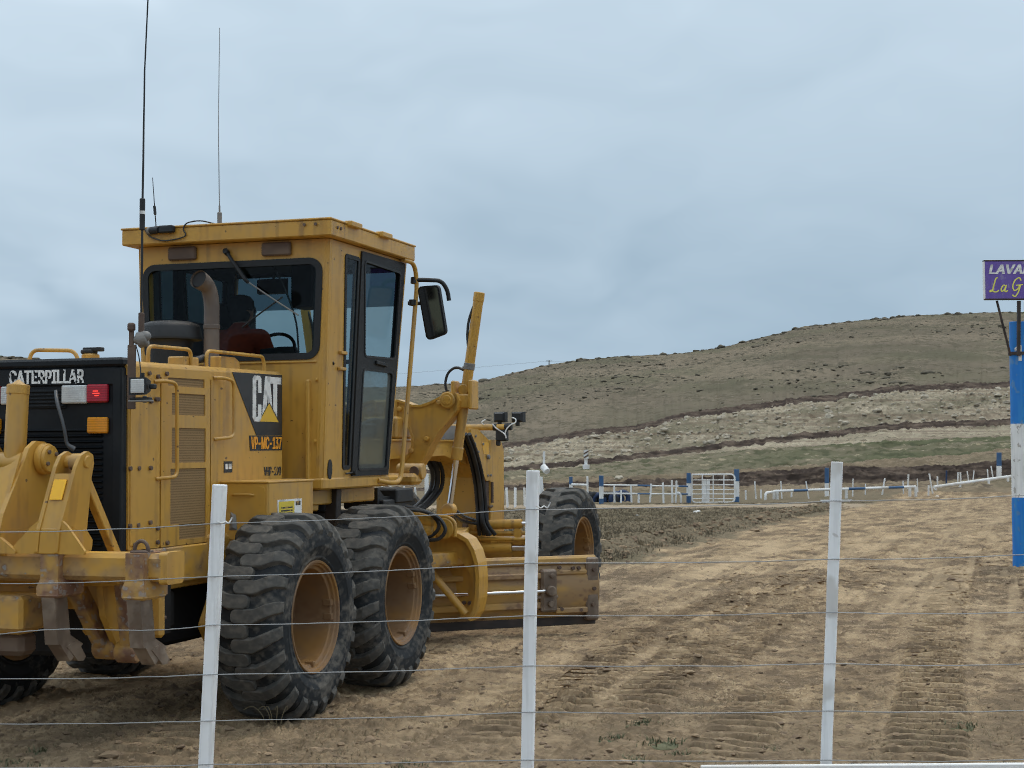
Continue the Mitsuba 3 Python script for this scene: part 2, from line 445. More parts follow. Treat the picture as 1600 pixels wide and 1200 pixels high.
mat('dirt_ground', dirt_fn, 0.95, spec=0.15, bump=lambda p, n, uv: fbm(p.x * 38, p.y * 38, 1, 4) * 0.018 + fbm(p.x * 9, p.y * 9, 2, 3) * 0.03)


def scrub_fn(p, n, uv):
    a = fbm(p.x * 0.035, p.y * 0.03, p.z * 0.1, 4)
    g = fbm(p.x * 0.09 + 0.05 * p.z, p.y * 0.02, p.z * 0.25, 4)
    b = fbm(p.x * 0.35, p.y * 0.16, p.z * 0.9, 4)
    c = fbm(p.x * 1.5, p.y * 0.8, p.z * 3.0, 3)
    col = mix((0.124, 0.102, 0.074), (0.112, 0.100, 0.066), smoothstep(0.40, 0.62, a))
    col = mix(col, (0.165, 0.134, 0.096), smoothstep(0.52, 0.66, g) * 0.75)
    col = mix(col, (0.086, 0.078, 0.052), smoothstep(0.46, 0.34, g) * 0.7)
    col = mix(col, (0.175, 0.142, 0.103), smoothstep(0.50, 0.74, b) * 0.7)
    return mix(col, (0.070, 0.062, 0.042), smoothstep(0.46, 0.66, c * 0.6 + b * 0.4) * 0.8)


mat('scrub_hill', scrub_fn, 0.95, spec=0.1, bump=lambda p, n, uv: fbm(p.x * 1.3, p.y * 0.9, p.z * 2, 4) * 0.35, bump_eps=0.05)


def rubble_fn(p, n, uv):
    a = fbm(p.x * 0.22, p.y * 0.22, p.z * 0.5, 4)
    c = fbm(p.x * 1.6, p.y * 1.6, p.z * 2.4, 4)
    col = mix((0.225, 0.190, 0.138), (0.40, 0.345, 0.255), smoothstep(0.38, 0.66, c))
    col = mix(col, (0.125, 0.112, 0.074), smoothstep(0.44, 0.58, a * 0.45 + c * 0.55) * 0.85)
    lay = fbm(p.x * 0.10, p.y * 0.10, p.z * 4.5, 3)
    col = mix(col, (0.16, 0.122, 0.088), smoothstep(0.52, 0.64, lay) * 0.6)
    return mix(col, (0.12, 0.085, 0.06), smoothstep(0.60, 0.70, c) * 0.6)


mat('rubble_soil', rubble_fn, 0.95, spec=0.1, bump=lambda p, n, uv: fbm(p.x * 1.9, p.y * 1.9, p.z * 2.4, 4) * 0.30, bump_eps=0.04)


def cut_fn(p, n, uv):
    c = fbm(p.x * 0.9, p.y * 0.9, p.z * 3.2, 4)
    return mix((0.046, 0.034, 0.028), (0.125, 0.094, 0.072), smoothstep(0.35, 0.8, c))


mat('cut_soil', cut_fn, 0.95, spec=0.1, bump=lambda p, n, uv: fbm(p.x * 1.9, p.y * 1.9, p.z * 3.4, 4) * 0.30, bump_eps=0.04)


def green_fn(p, n, uv):
    a = fbm(p.x * 0.06, p.y * 0.2, p.z * 0.6, 4)
    c = fbm(p.x * 1.1, p.y * 0.9, p.z * 2.4, 4)
    right = smoothstep(8, 32, p.x)
    col = mix((0.165, 0.138, 0.096), (0.080, 0.085, 0.046), dr.clip(right * 0.75 * smoothstep(0.3, 0.55, a) + 0.2, 0, 1))
    col = mix(col, (0.058, 0.062, 0.034), smoothstep(0.48, 0.66, c) * 0.8)
    return mix(col, (0.30, 0.25, 0.17), smoothstep(0.35, 0.25, c) * 0.7)


mat('grass_bank', green_fn, 0.95, spec=0.1, bump=lambda p, n, uv: fbm(p.x * 2.2, p.y * 2.2, p.z * 3, 4) * 0.25, bump_eps=0.04)


def brown_fn(p, n, uv):
    a = fbm(p.x * 0.12, p.y * 0.12, p.z * 0.4, 4)
    c = fbm(p.x * 1.7, p.y * 1.2, p.z * 2.4, 4)
    col = mix((0.130, 0.100, 0.066), (0.255, 0.200, 0.135), smoothstep(0.35, 0.7, c * 0.6 + a * 0.4))
    return mix(mix(col, (0.085, 0.078, 0.048), smoothstep(0.5, 0.68, a) * 0.5), (0.06, 0.045, 0.034), smoothstep(0.56, 0.68, c) * 0.7)


mat('brown_slope', brown_fn, 0.95, spec=0.1, bump=lambda p, n, uv: fbm(p.x * 2.2, p.y * 2.2, p.z * 3, 4) * 0.25, bump_eps=0.04)
mat('stone_pale', dusty((0.42, 0.37, 0.29), (0.22, 0.19, 0.145), 1.0, 0.6), 0.9)
mat('shrub_leaf', dusty((0.064, 0.056, 0.038), (0.112, 0.094, 0.066), 1.2, 0.5), 0.9)
mat('dry_grass', dusty((0.205, 0.160, 0.090), (0.105, 0.088, 0.050), 1.0, 1.1), 0.9)
mat('dead_grass_dark', dusty((0.090, 0.072, 0.046), (0.195, 0.155, 0.098), 1.0, 1.7), 0.9)
mat('weed_green', dusty((0.045, 0.060, 0.026), (0.120, 0.115, 0.060), 1.0, 4.0), 0.8)
mat('clod_earth', dusty((0.125, 0.086, 0.056), (0.28, 0.20, 0.125), 1.0, 3.0), 0.95)

# ---------------------------------------------------------------- the machine's own frame: X ahead, Y to its left, Z up, origin on the ground between the tandem wheels
HD = 0.311989
LW = np.eye(4)
LW[:3, 0] = [math.sin(HD), math.cos(HD), 0.0007]; LW[:3, 1] = [-math.cos(HD), math.sin(HD), 0]; LW[:3, 3] = [-2.2024, 11.245, 0.0]


def to_world(p):
    return (np.asarray(p, float) @ LW[:3, :3].T) + LW[:3, 3]


# ---------------------------------------------------------------- the ground
def sstep(a, b, x):
    t = np.clip((x - a) / (b - a), 0, 1)
    return t * t * (3 - 2 * t)


def edge_x(y):
    return 1.42 + (y - 24.6) * 0.305


def ground_base(x, y):
    z = -1.17 * np.clip((y - 18) / 67, 0, 1) ** 1.25
    z = z + 0.28 * sstep(7.9, 5.8, y)
    s = (x - edge_x(y))
    w = sstep(19, 25, y) * sstep(75, 60, y)
    z = z + w * (0.12 * np.exp(-((s + 0.55) / 0.45) ** 2) + 0.05 * sstep(0.2, -1.0, s))
    return z


# tyre marks: (start, end, width, spacing of the bars, depth, curve) in world metres
TRACKS = [((2.25, 8.6), (3.95, 14.6), 0.46, 0.20, 0.034, 0.0), ((0.25, 10.2), (1.30, 15.4), 0.40, 0.19, 0.030, 0.0), ((1.30, 15.4), (3.6, 21.5), 0.40, 0.19, 0.030, 0.15),
          ((0.78, 10.4), (1.95, 15.4), 0.42, 0.20, 0.032, 0.0), ((1.95, 15.4), (4.6, 22.5), 0.42, 0.20, 0.030, 0.1), ((3.2, 9.0), (8.2, 24.0), 0.45, 0.20, 0.020, 0.0),
          ((-0.2, 9.2), (0.7, 12.4), 0.40, 0.19, 0.026, 0.0), ((4.1, 12.0), (9.2, 27.0), 0.45, 0.20, 0.020, 0.0), ((1.1, 8.6), (1.9, 11.4), 0.42, 0.19, 0.024, 0.0),
          ((-5.5, 8.8), (-2.9, 12.5), 0.45, 0.20, 0.028, 0.0), ((-2.3, 8.6), (-0.6, 14.0), 0.45, 0.20, 0.026, 0.0),
          ((4.2, 19.0), (9.6, 36.0), 0.45, 0.21, 0.024, 0.0), ((6.2, 20.0), (13.0, 42.0), 0.45, 0.21, 0.026, 0.0), ((2.4, 19.5), (7.9, 36.0), 0.45, 0.21, 0.024, 0.0), ((1.0, 13.0), (9.5, 40.0), 0.42, 0.20, 0.026, 0.25), ((1.6, 12.5), (10.8, 42.0), 0.42, 0.20, 0.026, 0.2), ((3.95, 14.6), (11.5, 38.0), 0.46, 0.20, 0.030, 0.0), ((5.3, 15.5), (12.6, 38.5), 0.46, 0.20, 0.026, 0.0)]


def ground_z(x, y, fine=True):
    x, y = np.asarray(x, float), np.asarray(y, float)
    z = ground_base(x, y)
    if z.ndim == 0:
        return ground_z(x[None], y[None], fine)[0]
    if not fine:
        return z
    P = np.stack([x, y, 0 * x], -1)
    verge = sstep(0.0, -0.6, x - edge_x(y)) * sstep(20, 25, y)
    patch = meshkit.fbm(P * 0.5 + 3)
    near = sstep(95, 14, y)
    z = z + (meshkit.fbm(P * 1.4) - 0.5) * 0.07 * (0.6 + patch)
    c, s = math.cos(0.31), math.sin(0.31)
    u, v = x * c - y * s, x * s + y * c
    rough = (meshkit.fbm(P * 5.0 + 9) - 0.5) * 0.030 * (0.5 + patch) + (meshkit.fbm(np.stack([u * 9, v * 5.0, 0 * u], -1) + 4) - 0.5) * 0.022 * near
    cl = np.clip(meshkit.fbm(P * 19 + 21) - 0.55, 0, 1)
    rough = rough + cl * 0.10 * (0.2 + 1.4 * patch)
    rough = rough + (meshkit.fbm(np.stack([u * 3.4, v * 0.10, 0 * u], -1) + 6) - 0.5) * 0.055 * sstep(0.3, -0.3, -(x - edge_x(y)) * sstep(20, 25, y) - 0.0)
    calm = np.ones_like(z)
    s_ = x - edge_x(y)
    wr = np.exp(-((s_ + 0.55) / 0.5) ** 2) * sstep(19, 25, y) * sstep(80, 60, y)
    z = z + wr * (meshkit.fbm(P * 3.3 + 31) - 0.4) * 0.30
    for (a, b, w, sp, dep, cv) in TRACKS:
        a, b = np.array(a), np.array(b); L = np.linalg.norm(b - a); d = (b - a) / L
        t = (x - a[0]) * d[0] + (y - a[1]) * d[1]; q = (x - a[0]) * -d[1] + (y - a[1]) * d[0]
        q = q + cv * np.sin(PI * np.clip(t / L, 0, 1))
        sel = (np.abs(q) < w) & (t > -0.3) & (t < L + 0.3)
        if not sel.any():
            continue
        t, q = t[sel], q[sel]
        mask = sstep(w / 2 + 0.03, w / 2 - 0.03, np.abs(q)) * sstep(-0.2, 0.4, t) * sstep(L + 0.2, L - 0.6, t)
        mask = mask * (0.35 + 0.65 * sstep(0.25, 0.42, meshkit.fbm(P[sel] * 1.1 + a[0] * 3)))
        ph = t / sp + np.abs(q) * 1.1 + 0.30 * (meshkit.fbm(P[sel] * 2.3 + 5) - 0.5)
        tri = np.abs((ph % 1.0) - 0.5) * 2
        ridge = sstep(0.34, 0.60, tri) * (0.65 + 0.7 * meshkit.fbm(P[sel] * 3.0 + 15))
        rim_ = np.exp(-((np.abs(q) - w / 2 - 0.04) / 0.05) ** 2) * sstep(-0.2, 0.4, t) * sstep(L + 0.2, L - 0.6, t)
        z[sel] += mask * dep * (1.7 * ridge - 0.7) + rim_ * dep * 0.3
        calm[sel] = np.minimum(calm[sel], 1 - 0.75 * mask)
    return z + rough * calm * (1 + 1.6 * verge)


def grid_mesh(X, Y, Z):
    n, m = X.shape
    i = np.arange(n * m).reshape(n, m)
    a, b, c, d = i[:-1, :-1].ravel(), i[:-1, 1:].ravel(), i[1:, 1:].ravel(), i[1:, :-1].ravel()
    return (np.stack([X.ravel(), Y.ravel(), Z.ravel()], -1), np.vstack([np.stack([a, b, c], -1), np.stack([a, c, d], -1)]))


cols = np.r_[np.linspace(-2.6, -0.46, 50)[:-1], np.linspace(-0.46, 0.46, 580), np.linspace(0.46, 2.6, 50)[1:]]
yy = [-6.0]
while yy[-1] < 112:
    y = yy[-1]
    yy.append(y + (0.5 if y < 5 else 0.08 if y < 8.2 else max(0.014, 0.00155 * y * (y / 9.0)) if y < 26 else 0.0015 * y * y / 9.0))
yy = np.array(yy)
Xg = cols[None, :] * np.maximum(yy[:, None], 4.0)
Yg = np.repeat(yy[:, None], len(cols), 1)
Zg = ground_z(Xg, Yg)
put('ground', grid_mesh(Xg, Yg, Zg), 'dirt_ground', smooth=True, kind='structure', label='graded strip of dry brown dirt with tyre tracks and a dead-grass verge')

# ---------------------------------------------------------------- the terraced hill behind
SKY = [(-700, 585), (-300, 560), (0, 556), (60, 560), (110, 570), (300, 592), (560, 606), (640, 603), (748, 597), (784, 587), (850, 571), (895, 563), (964, 557), (1072, 551), (1120, 544), (1150, 537), (1210, 523), (1258, 510), (1330, 502), (1420, 493), (1510, 489), (1576, 487), (1750, 486), (2200, 500)]
C1T = [(-700, 722), (0, 718), (640, 706), (808, 691), (910, 673), (1000, 663), (1048, 649), (1150, 634), (1270, 619), (1390, 604), (1576, 597), (1900, 590), (2200, 590)]
C2T = [(-700, 744), (0, 742), (640, 736), (800, 729), (880, 721), (1024, 705), (1180, 685), (1300, 673), (1390, 663), (1576, 653), (1900, 646), (2200, 646)]
GRT = [(-700, 752), (0, 750), (640, 744), (800, 737), (928, 727), (1120, 706), (1360, 691), (1576, 681), (1900, 676), (2200, 676)]
GRB = [(-700, 760), (0, 758), (640, 754), (800, 750), (928, 747), (1120, 737), (1360, 720), (1576, 703), (1900, 698), (2200, 698)]
C3T = [(-700, 768), (0, 766), (640, 763), (800, 758), (928, 753), (1100, 745), (1160, 739), (1284, 729), (1325, 727), (1394, 729), (1462, 728), (1545, 721), (1576, 718), (1900, 712), (2200, 712)]
C3B = [(-700, 771), (0, 770), (640, 769), (800, 766), (928, 762), (1160, 759), (1300, 755), (1450, 752), (1576, 745), (1900, 740), (2200, 740)]
TOE = [(-700, 783), (0, 783), (640, 782), (800, 780), (1200, 777), (1576, 774), (2200, 774)]
XS = np.linspace(-700, 2200, 1300)


def row(ctrl, D, wob=0.0, seed=0, add=0.0):
    c = np.array(ctrl, float)
    k = np.array([at(a, b + add, D) for a, b in c])
    px = XS
    y = np.interp(px, c[:, 0], c[:, 1]) + add
    y = y + wob * (meshkit.fbm(np.stack([px * 0.02, px * 0 + seed, px * 0], -1)) - 0.5) * 2 + wob * 1.1 * (meshkit.fbm(np.stack([px * 0.09, px * 0 + seed + 5, px * 0], -1)) - 0.5) * 2 + wob * 0.9 * (meshkit.fbm(np.stack([px * 0.31, px * 0 + seed + 9, px * 0], -1)) - 0.5) * 2
    return np.array([at(a, b, D) for a, b in zip(px, y)])


R_ = dict(under=row(TOE, 99, add=14), toe=row(TOE, 101), c3b=row(C3B, 113, 2.0, 1), c3t=row(C3T, 116, 2.0, 2), grb=row(GRB, 125, 2.0, 3), grt=row(GRT, 142, 1.5, 4),
          c2b=row(C2T, 149.5, 2.8, 6, 9.5), c2t=row(C2T, 152, 2.2, 6), c1b=row(C1T, 167, 2.8, 8, 9.5), c1t=row(C1T, 170, 2.2, 8), mid=None, top=row(SKY, 345, 0.8, 10), back=row(SKY, 420, 0, 0, 60))


def zone(name, rows, n, matname, amp, label, bulge=0.0, freq=0.35):
    V = []
    for k in range(len(rows) - 1):
        a, b = rows[k], rows[k + 1]
        for t in np.linspace(0, 1, n, endpoint=(k == len(rows) - 2)):
            q = a * (1 - t) + b * t
            q = q + np.array([0, 0, 1.0]) * bulge * math.sin(PI * t)
            w = min(1.0, 2.2 * math.sin(PI * t))
            e = (meshkit.fbm(q * np.array([freq, freq, freq]) + 3.3) - 0.5) * amp + (meshkit.fbm(q * freq * 3.7 + 8.1) - 0.5) * amp * 0.45
            q = q + e[:, None] * np.array([0, -0.5, 1.0]) * w
            V.append(q)
    V = np.array(V)
    put(name, grid_mesh(V[..., 0], V[..., 1], V[..., 2]), matname, smooth=True, kind='structure', label=label)
    return V


zone('slope_foot', [R_['under'], R_['toe'], R_['c3b']], 16, 'brown_slope', 1.0, 'rough brown foot of the slope behind the far fence')
zone('earth_cut', [R_['c3b'], R_['c3t']], 16, 'cut_soil', 1.2, 'lowest dark earth cut of the terraced hill', freq=0.9)
zone('brown_terrace', [R_['c3t'], R_['grb']], 16, 'brown_slope', 1.0, 'brown terrace above the lowest earth cut')
zone('grassy_bank', [R_['grb'], R_['grt']], 24, 'grass_bank', 1.1, 'green grassy bank of the terraced hill')
zone('pale_terrace', [R_['grt'], R_['c2b']], 8, 'rubble_soil', 0.7, 'narrow pale stony terrace above the grassy bank')
zone('earth_cut', [R_['c2b'], R_['c2t']], 8, 'cut_soil', 0.7, 'middle dark earth cut of the terraced hill', freq=0.9)
RUB = zone('rubble_bank', [R_['c2t'], R_['c1b']], 30, 'rubble_soil', 1.1, 'pale rubble bank of the terraced hill', 0.5, freq=0.55)
zone('earth_cut', [R_['c1b'], R_['c1t']], 8, 'cut_soil', 0.6, 'uppermost dark earth cut under the scrub slope', freq=0.9)
midrow = R_['c1t'] * 0.5 + R_['top'] * 0.5 + np.array([0, 0, 1.0]) * (1.2 + 0 * XS[:, None])
HILL = zone('hill', [R_['c1t'], R_['top'], R_['back']], 60, 'scrub_hill', 1.3, 'long dry scrub-covered hill under the cloudy sky', freq=0.16)


def tuft_field(points, n_blades, h, w, spread, lean=0.5, seed=3):
    """Grass: each point gets n_blades thin two-triangle blades."""
    r = np.random.default_rng(seed); N = len(points)
    B = N * n_blades
    base = np.repeat(points, n_blades, 0) + np.c_[r.normal(0, spread, (B, 2)), np.zeros(B) - 0.01]
    az = r.uniform(0, 2 * PI, B); hh = h * r.uniform(0.45, 1.2, B); ln = lean * r.uniform(0.1, 1, B) * hh
    dirv = np.c_[np.cos(az), np.sin(az)]; sd = np.c_[-dirv[:, 1], dirv[:, 0]] * (w * r.uniform(0.6, 1.2, B))[:, None] / 2
    z = np.zeros((B, 1))
    p0 = base + np.c_[sd, z]; p1 = base - np.c_[sd, z]
    m_ = base + np.c_[dirv * (ln * 0.3)[:, None], (hh * 0.6)[:, None]]
    p2 = m_ + np.c_[sd * 0.7, z]; p3 = m_ - np.c_[sd * 0.7, z]
    tip = base + np.c_[dirv * ln[:, None], hh[:, None]]
    V = np.stack([p0, p1, p3, p2, tip], 1).reshape(-1, 3)
    o = np.arange(B)[:, None] * 5
    F = np.stack([o + [0, 1, 2], o + [0, 2, 3], o + [3, 2, 4]], 1).reshape(-1, 3)
    return trimesh.Trimesh(V, F, process=False)


def rocks(points, sizes, seed=5, squash=0.7, level=1):
    r = np.random.default_rng(seed)
    base = trimesh.creation.icosphere(subdivisions=level)
    bv, bf = np.array(base.vertices), np.array(base.faces)
    V, F = [], []
    for k, (p, s) in enumerate(zip(points, sizes)):
        d = 1 + (meshkit.noise(bv * 1.7 + r.uniform(0, 99, 3)) - 0.5) * 0.9
        v = bv * d[:, None] * np.array([r.uniform(0.8, 1.5), r.uniform(0.8, 1.3), r.uniform(0.6, 1.0) * squash]) * s
        a = r.uniform(0, 2 * PI); c_, s_ = math.cos(a), math.sin(a)
        v = v @ np.array([[c_, -s_, 0], [s_, c_, 0], [0, 0, 1]]).T + p
        F.append(bf + len(bv) * k); V.append(v)
    return trimesh.Trimesh(np.vstack(V), np.vstack(F), process=False)


def pick(V, n, seed, lo=0.0, hi=1.0):
    r = np.random.default_rng(seed)
    i = (r.uniform(lo, hi, n) * (V.shape[0] - 1)).astype(int); j = r.integers(150, V.shape[1] - 150, n)
    return V[i, j] + np.c_[r.uniform(-0.4, 0.4, (n, 2)), np.zeros(n)]


sp = pick(HILL, 5200, 11, 0.0, 0.49)
sp = sp[meshkit.fbm(sp * np.array([0.045, 0.02, 0.08]) + 2.2) + 0.10 * np.random.default_rng(16).random(len(sp)) > 0.60]
nsp = len(sp)
sp = np.vstack([sp, pick(HILL, 420, 14, 0.485, 0.502)])
ss = np.r_[np.random.default_rng(12).gamma(1.4, 0.085, nsp) + 0.08, np.random.default_rng(15).gamma(1.6, 0.16, 420) + 0.15]
put('hill_scrub', rocks(sp, ss, 13, 0.65, 1), 'shrub_leaf', smooth=True, kind='stuff', label='low dark cushion shrubs scattered over the dry hill')
rp = pick(RUB, 2600, 17)
put('bank_stones', rocks(rp, np.random.default_rng(18).gamma(1.6, 0.06, len(rp)) + 0.04, 19, 0.8, 1), 'stone_pale', smooth=False, kind='stuff', label='pale stones lying over the rubble bank')

# verge grass, windrow tufts, litter beside the fence
r1 = np.random.default_rng(21)
vy = 22 + 60 * r1.random(26000) ** 1.5
vx = edge_x(vy) + 0.05 - r1.random(26000) ** 1.15 * (0.33 * vy + 6)
keep = (np.abs(vx / vy) < 0.4) & ~((vy > 65) & (vy < 79))
vp = np.c_[vx, vy, ground_z(vx, vy, False)][keep]
put('verge_grass', tuft_field(vp, 5, 0.085, 0.020, 0.06, 0.8, 22), 'dead_grass_dark', smooth=False, kind='stuff', label='rough dead grass on the verge left of the graded strip')
ly = 8.3 + 3.2 * r1.random(6000) ** 1.9
lx = r1.uniform(-0.4, 0.4, 6000) * ly
lk = meshkit.fbm(np.c_[lx * 0.9, ly * 1.6, 0 * lx] + 2) > 0.47
lp = np.c_[lx, ly, ground_z(lx, ly)][lk]
put('dry_straw', tuft_field(lp, 4, 0.035, 0.0040, 0.05, 3.2, 24), 'dry_grass', smooth=False, kind='stuff', label='short dry straw lying on the dirt beside the fence')
cy = 8.4 + 20 * r1.random(5200) ** 1.7
cx = r1.uniform(-0.36, 0.38, 5200) * cy
cp = np.c_[cx, cy, ground_z(cx, cy)]
put('earth_clods', rocks(cp, r1.gamma(1.6, 0.006, 5200) + 0.004, 25, 0.6, 0), 'clod_earth', smooth=False, kind='stuff', label='small loose clods of earth on the graded strip')
wy = 23 + 45 * r1.random(900)
wx = edge_x(wy) - 0.5 + r1.normal(0, 0.35, 900)
put('windrow_clods', rocks(np.c_[wx, wy, ground_z(wx, wy)], r1.gamma(2.2, 0.012, 900) + 0.012, 26, 0.7, 1), 'clod_earth', smooth=False, kind='stuff', label='turned clods along the edge of the graded strip')

WEEDS = [(12, 1190, 'green weed tuft at the lower left corner'), (1008, 1131, 'green weed standing highest of the weeds between the middle and right posts'), (965, 1155, 'sprawling weed left of the middle of the dirt by the fence'), (1032, 1163, 'broad green weed low between the middle and right fence posts'), (1065, 1178, 'small flat weed just right of the broad weed'),
         (990, 1185, 'dark weed nearest the bottom edge between middle and right posts'), (1200, 1165, 'pale weed to the left of the right fence post'), (1165, 1172, 'thin weed second left of the right fence post'), (1440, 1150, 'small green weed on the tyre track at right'), (1510, 1140, 'weed beside the tyre track at the right edge'), (640, 1190, 'weed at the bottom between left and middle posts'), (70, 1165, 'weed right of the lower left corner tuft')]
for i, (px, py, lab) in enumerate(WEEDS):
    D = CAMH * FOC / (py - 703.5)
    q = at(px, py, D); q[2] = float(ground_z(q[0], q[1]))
    r = np.random.default_rng(100 + i)
    n = 60
    m = tuft_field(np.repeat(q[None], 1, 0), n, 0.036, 0.010, 0.045 if i % 3 else 0.06, 1.6, 200 + i)
    root = trimesh.creation.icosphere(subdivisions=1, radius=1.0); root.apply_scale([0.13, 0.10, 0.02]); root.apply_translation(q + [0, 0, -0.024])
    put('weed', cat(root, m), 'weed_green', smooth=False, label=lab, category='weed', group='weeds on the dirt beside the fence')
for i, (px, py, hgt, lab) in enumerate([(425, 1128, 0.16, 'tall curled dry grass stalks in front of the rearmost tyre')]):
    q = at(px, py, 9.6); q[2] = float(ground_z(q[0], q[1]))
    put('dry_grass_tuft', cat(*[tube([q + [dx, 0, 0], q + [dx * 1.2, 0, hgt * 0.6], q + [dx * 2.4 - 0.03, 0.02, hgt], q + [dx * 3.0 - 0.06, 0.02, hgt * 0.8]], 0.0016, 0.05, 5) for dx in (-0.04, -0.01, 0.0, 0.025, 0.05)]), 'dry_grass', label=lab, category='grass')

# ================================================================ the motor grader
GR = 'motor_grader'
labels[GR] = {'label': 'large dusty yellow motor grader with six big tyres on the dirt strip', 'category': 'motor grader'}


def G(part, mesh, m, smooth=30, **lab):
    mesh = mesh.copy(); mesh.apply_transform(LW)
    return put(f'{GR}__{part}', mesh, m, smooth, **lab)


def num(part):
    """A numbered holder key, for parts that carry sub-parts of their own."""
    return key_of(f'{GR}__{part}')[len(GR) + 2:]


# ---- wheels
TR = 0.674


def tyre_carcass():
    half = [(0.345, 0.165), (0.352, 0.195), (0.372, 0.205), (0.380, 0.216), (0.392, 0.217), (0.398, 0.213), (0.43, 0.231), (0.452, 0.235), (0.456, 0.240), (0.470, 0.241), (0.474, 0.238), (0.49, 0.240), (0.545, 0.236), (0.590, 0.218), (0.620, 0.188), (0.636, 0.13), (0.640, 0.06)]
    prof = [(r, -y) for r, y in half] + [(0.641, 0.0)] + [(r, y) for r, y in half[::-1]]
    prof += [(0.345, 0.165 - 0.33 * t) for t in (0.33, 0.66, 1.0)]
    return lathe(prof, [0, 0, 0], [0, 1, 0], 72), prof


def carcass_r(y):
    pts = [(0.0, 0.641), (0.06, 0.640), (0.13, 0.636), (0.188, 0.620), (0.218, 0.590), (0.236, 0.545)]
    a = np.array(pts)
    return np.interp(abs(y), a[:, 0], a[:, 1])


def lug(side, phi, kind):
    if kind == 'rear':
        path = [(-0.055, 0.0, 0.35), (-0.048, 0, 0.72), (-0.030, 0, 0.98), (0.03, 0.0, 1.0), (0.085, 0.0, 1.0), (0.115, -0.018, 0.98), (0.165, -0.055, 0.92), (0.200, -0.085, 0.88), (0.222, -0.10, 0.84), (0.236, -0.115, 0.78)]
        w0, h = 0.084, 0.045
    else:
        path = [(-0.045, 0.0, 1.0), (0.0, 0.0, 1.0), (0.045, -0.008, 1.0), (0.09, -0.040, 1.0), (0.14, -0.085, 1.0), (0.185, -0.120, 1.0), (0.218, -0.145, 0.95), (0.236, -0.16, 0.9)]
        w0, h = 0.098, 0.045
    V, F = [], []
    for y, dphi, ws in path:
        rb = carcass_r(y) - 0.012
        t = max(0.0, (abs(y) - 0.17) / 0.066) if y > 0 else 0.0
        # on the shoulder the lug stands out sideways as well as upwards
        if t > 0:
            rt = carcass_r(y) + h * (1 - 0.55 * t); yt = y + 0.012 * t
        else:
            rt, yt = TR, y
            rt = min(TR, 0.641 + h) - 0.10 * max(0, abs(y) - 0.1) ** 1.0 * 0.9
        wt, wb = w0 * ws * 0.5, (w0 * ws + 0.026) * 0.5
        for rr, yy_, ww in ((rb, y, -wb), (rt - 0.004, yt, -wt - 0.002), (rt, yt, -wt + 0.004), (rt, yt, wt - 0.004), (rt - 0.004, yt, wt + 0.002), (rb, y, wb)):
            a = phi + dphi + ww / 0.66
            V.append([rr * math.sin(a), side * yy_, rr * math.cos(a)])
    n = len(path)
    for i in range(n - 1):
        for j in range(5):
            a, b = i * 6 + j, i * 6 + j + 1
            F += [[a, b, b + 6], [a, b + 6, a + 6]]
    F += [[0, 2, 1], [0, 3, 2], [0, 4, 3], [0, 5, 4]]
    o = (n - 1) * 6
    F += [[o, o + 1, o + 2], [o, o + 2, o + 3], [o, o + 3, o + 4], [o, o + 4, o + 5]]
    m = trimesh.Trimesh(V, F, process=False)
    if side > 0:
        m.invert()
    return m


def lugs(kind, spin):
    n = 23 if kind == 'rear' else 22
    out = []
    for k in range(n):
        out.append(lug(1, spin + 2 * PI * k / n, kind)); out.append(lug(-1, spin + 2 * PI * (k + 0.5) / n, kind))
    return cat(*out)


def rim_mesh():
    # outer side at +y
    prof = [(0.0, -0.09), (0.10, -0.09), (0.11, -0.072), (0.19, -0.072), (0.20, -0.105), (0.275, -0.11), (0.298, -0.07), (0.304, 0.10), (0.312, 0.165), (0.330, 0.172), (0.334, 0.190), (0.345, 0.196), (0.349, 0.212), (0.362, 0.216), (0.368, 0.206), (0.366, 0.19), (0.345, 0.160), (0.335, 0.0), (0.345, -0.17), (0.362, -0.21), (0.30, -0.2), (0.0, -0.18)]
    ms = [lathe(prof, [0, 0, 0], [0, 1, 0], 64)]
    for k in range(12):
        a = 2 * PI * k / 12
        c = np.array([0.15 * math.sin(a), -0.074, 0.15 * math.cos(a)])
        ms.append(cyl(c, c + [0, 0.028, 0], 0.014, 6))
    for k, a in enumerate((4.55, 4.85, 1.2, 3.2)):
        c = np.array([0.317 * math.sin(a), 0.15, 0.317 * math.cos(a)])
        ms.append(bx(c[0] - 0.018, c[0] + 0.018, 0.12, 0.182, c[2] - 0.022, c[2] + 0.022, 0.004))
    return cat(*ms)


CARC = tyre_carcass()[0]
LUGR, LUGF, RIM = lugs('rear', 0.05), lugs('front', 0.1), rim_mesh()


def wheel(x, y, out, kind, lab, spin=0.0, zc=TR - 0.012, steer=0.0):
    """out = -1: the outer side faces the machine's right."""
    w = num('wheel')
    labels[f'{GR}__{w}'] = {'label': lab}
    M = np.eye(4); c, s = math.cos(spin), math.sin(spin)
    M[:3, :3] = np.array([[c, 0, s], [0, 1, 0], [-s, 0, c]])
    if out < 0:
        M[:3, :3] = np.diag([-1, -1, 1]) @ M[:3, :3]
    cs, sn = math.cos(steer), math.sin(steer)
    M[:3, :3] = np.array([[cs, -sn, 0], [sn, cs, 0], [0, 0, 1]]) @ M[:3, :3]
    M[:3, 3] = [x, y, zc]
    lg = (LUGR if kind == 'rear' else LUGF)
    for nm, me, mt, sm in (('tyre', CARC, 'tyre_rubber', True), ('tread_lugs', lg, 'tyre_lug', 25), ('rim', RIM, 'rim_paint', 30)):
        me = me.copy(); me.apply_transform(M)
        if nm == 'tread_lugs':
            G(f'{w}__{nm}', me, mt, sm, kind='stuff')
        else:
            G(f'{w}__{nm}', me, mt, sm)


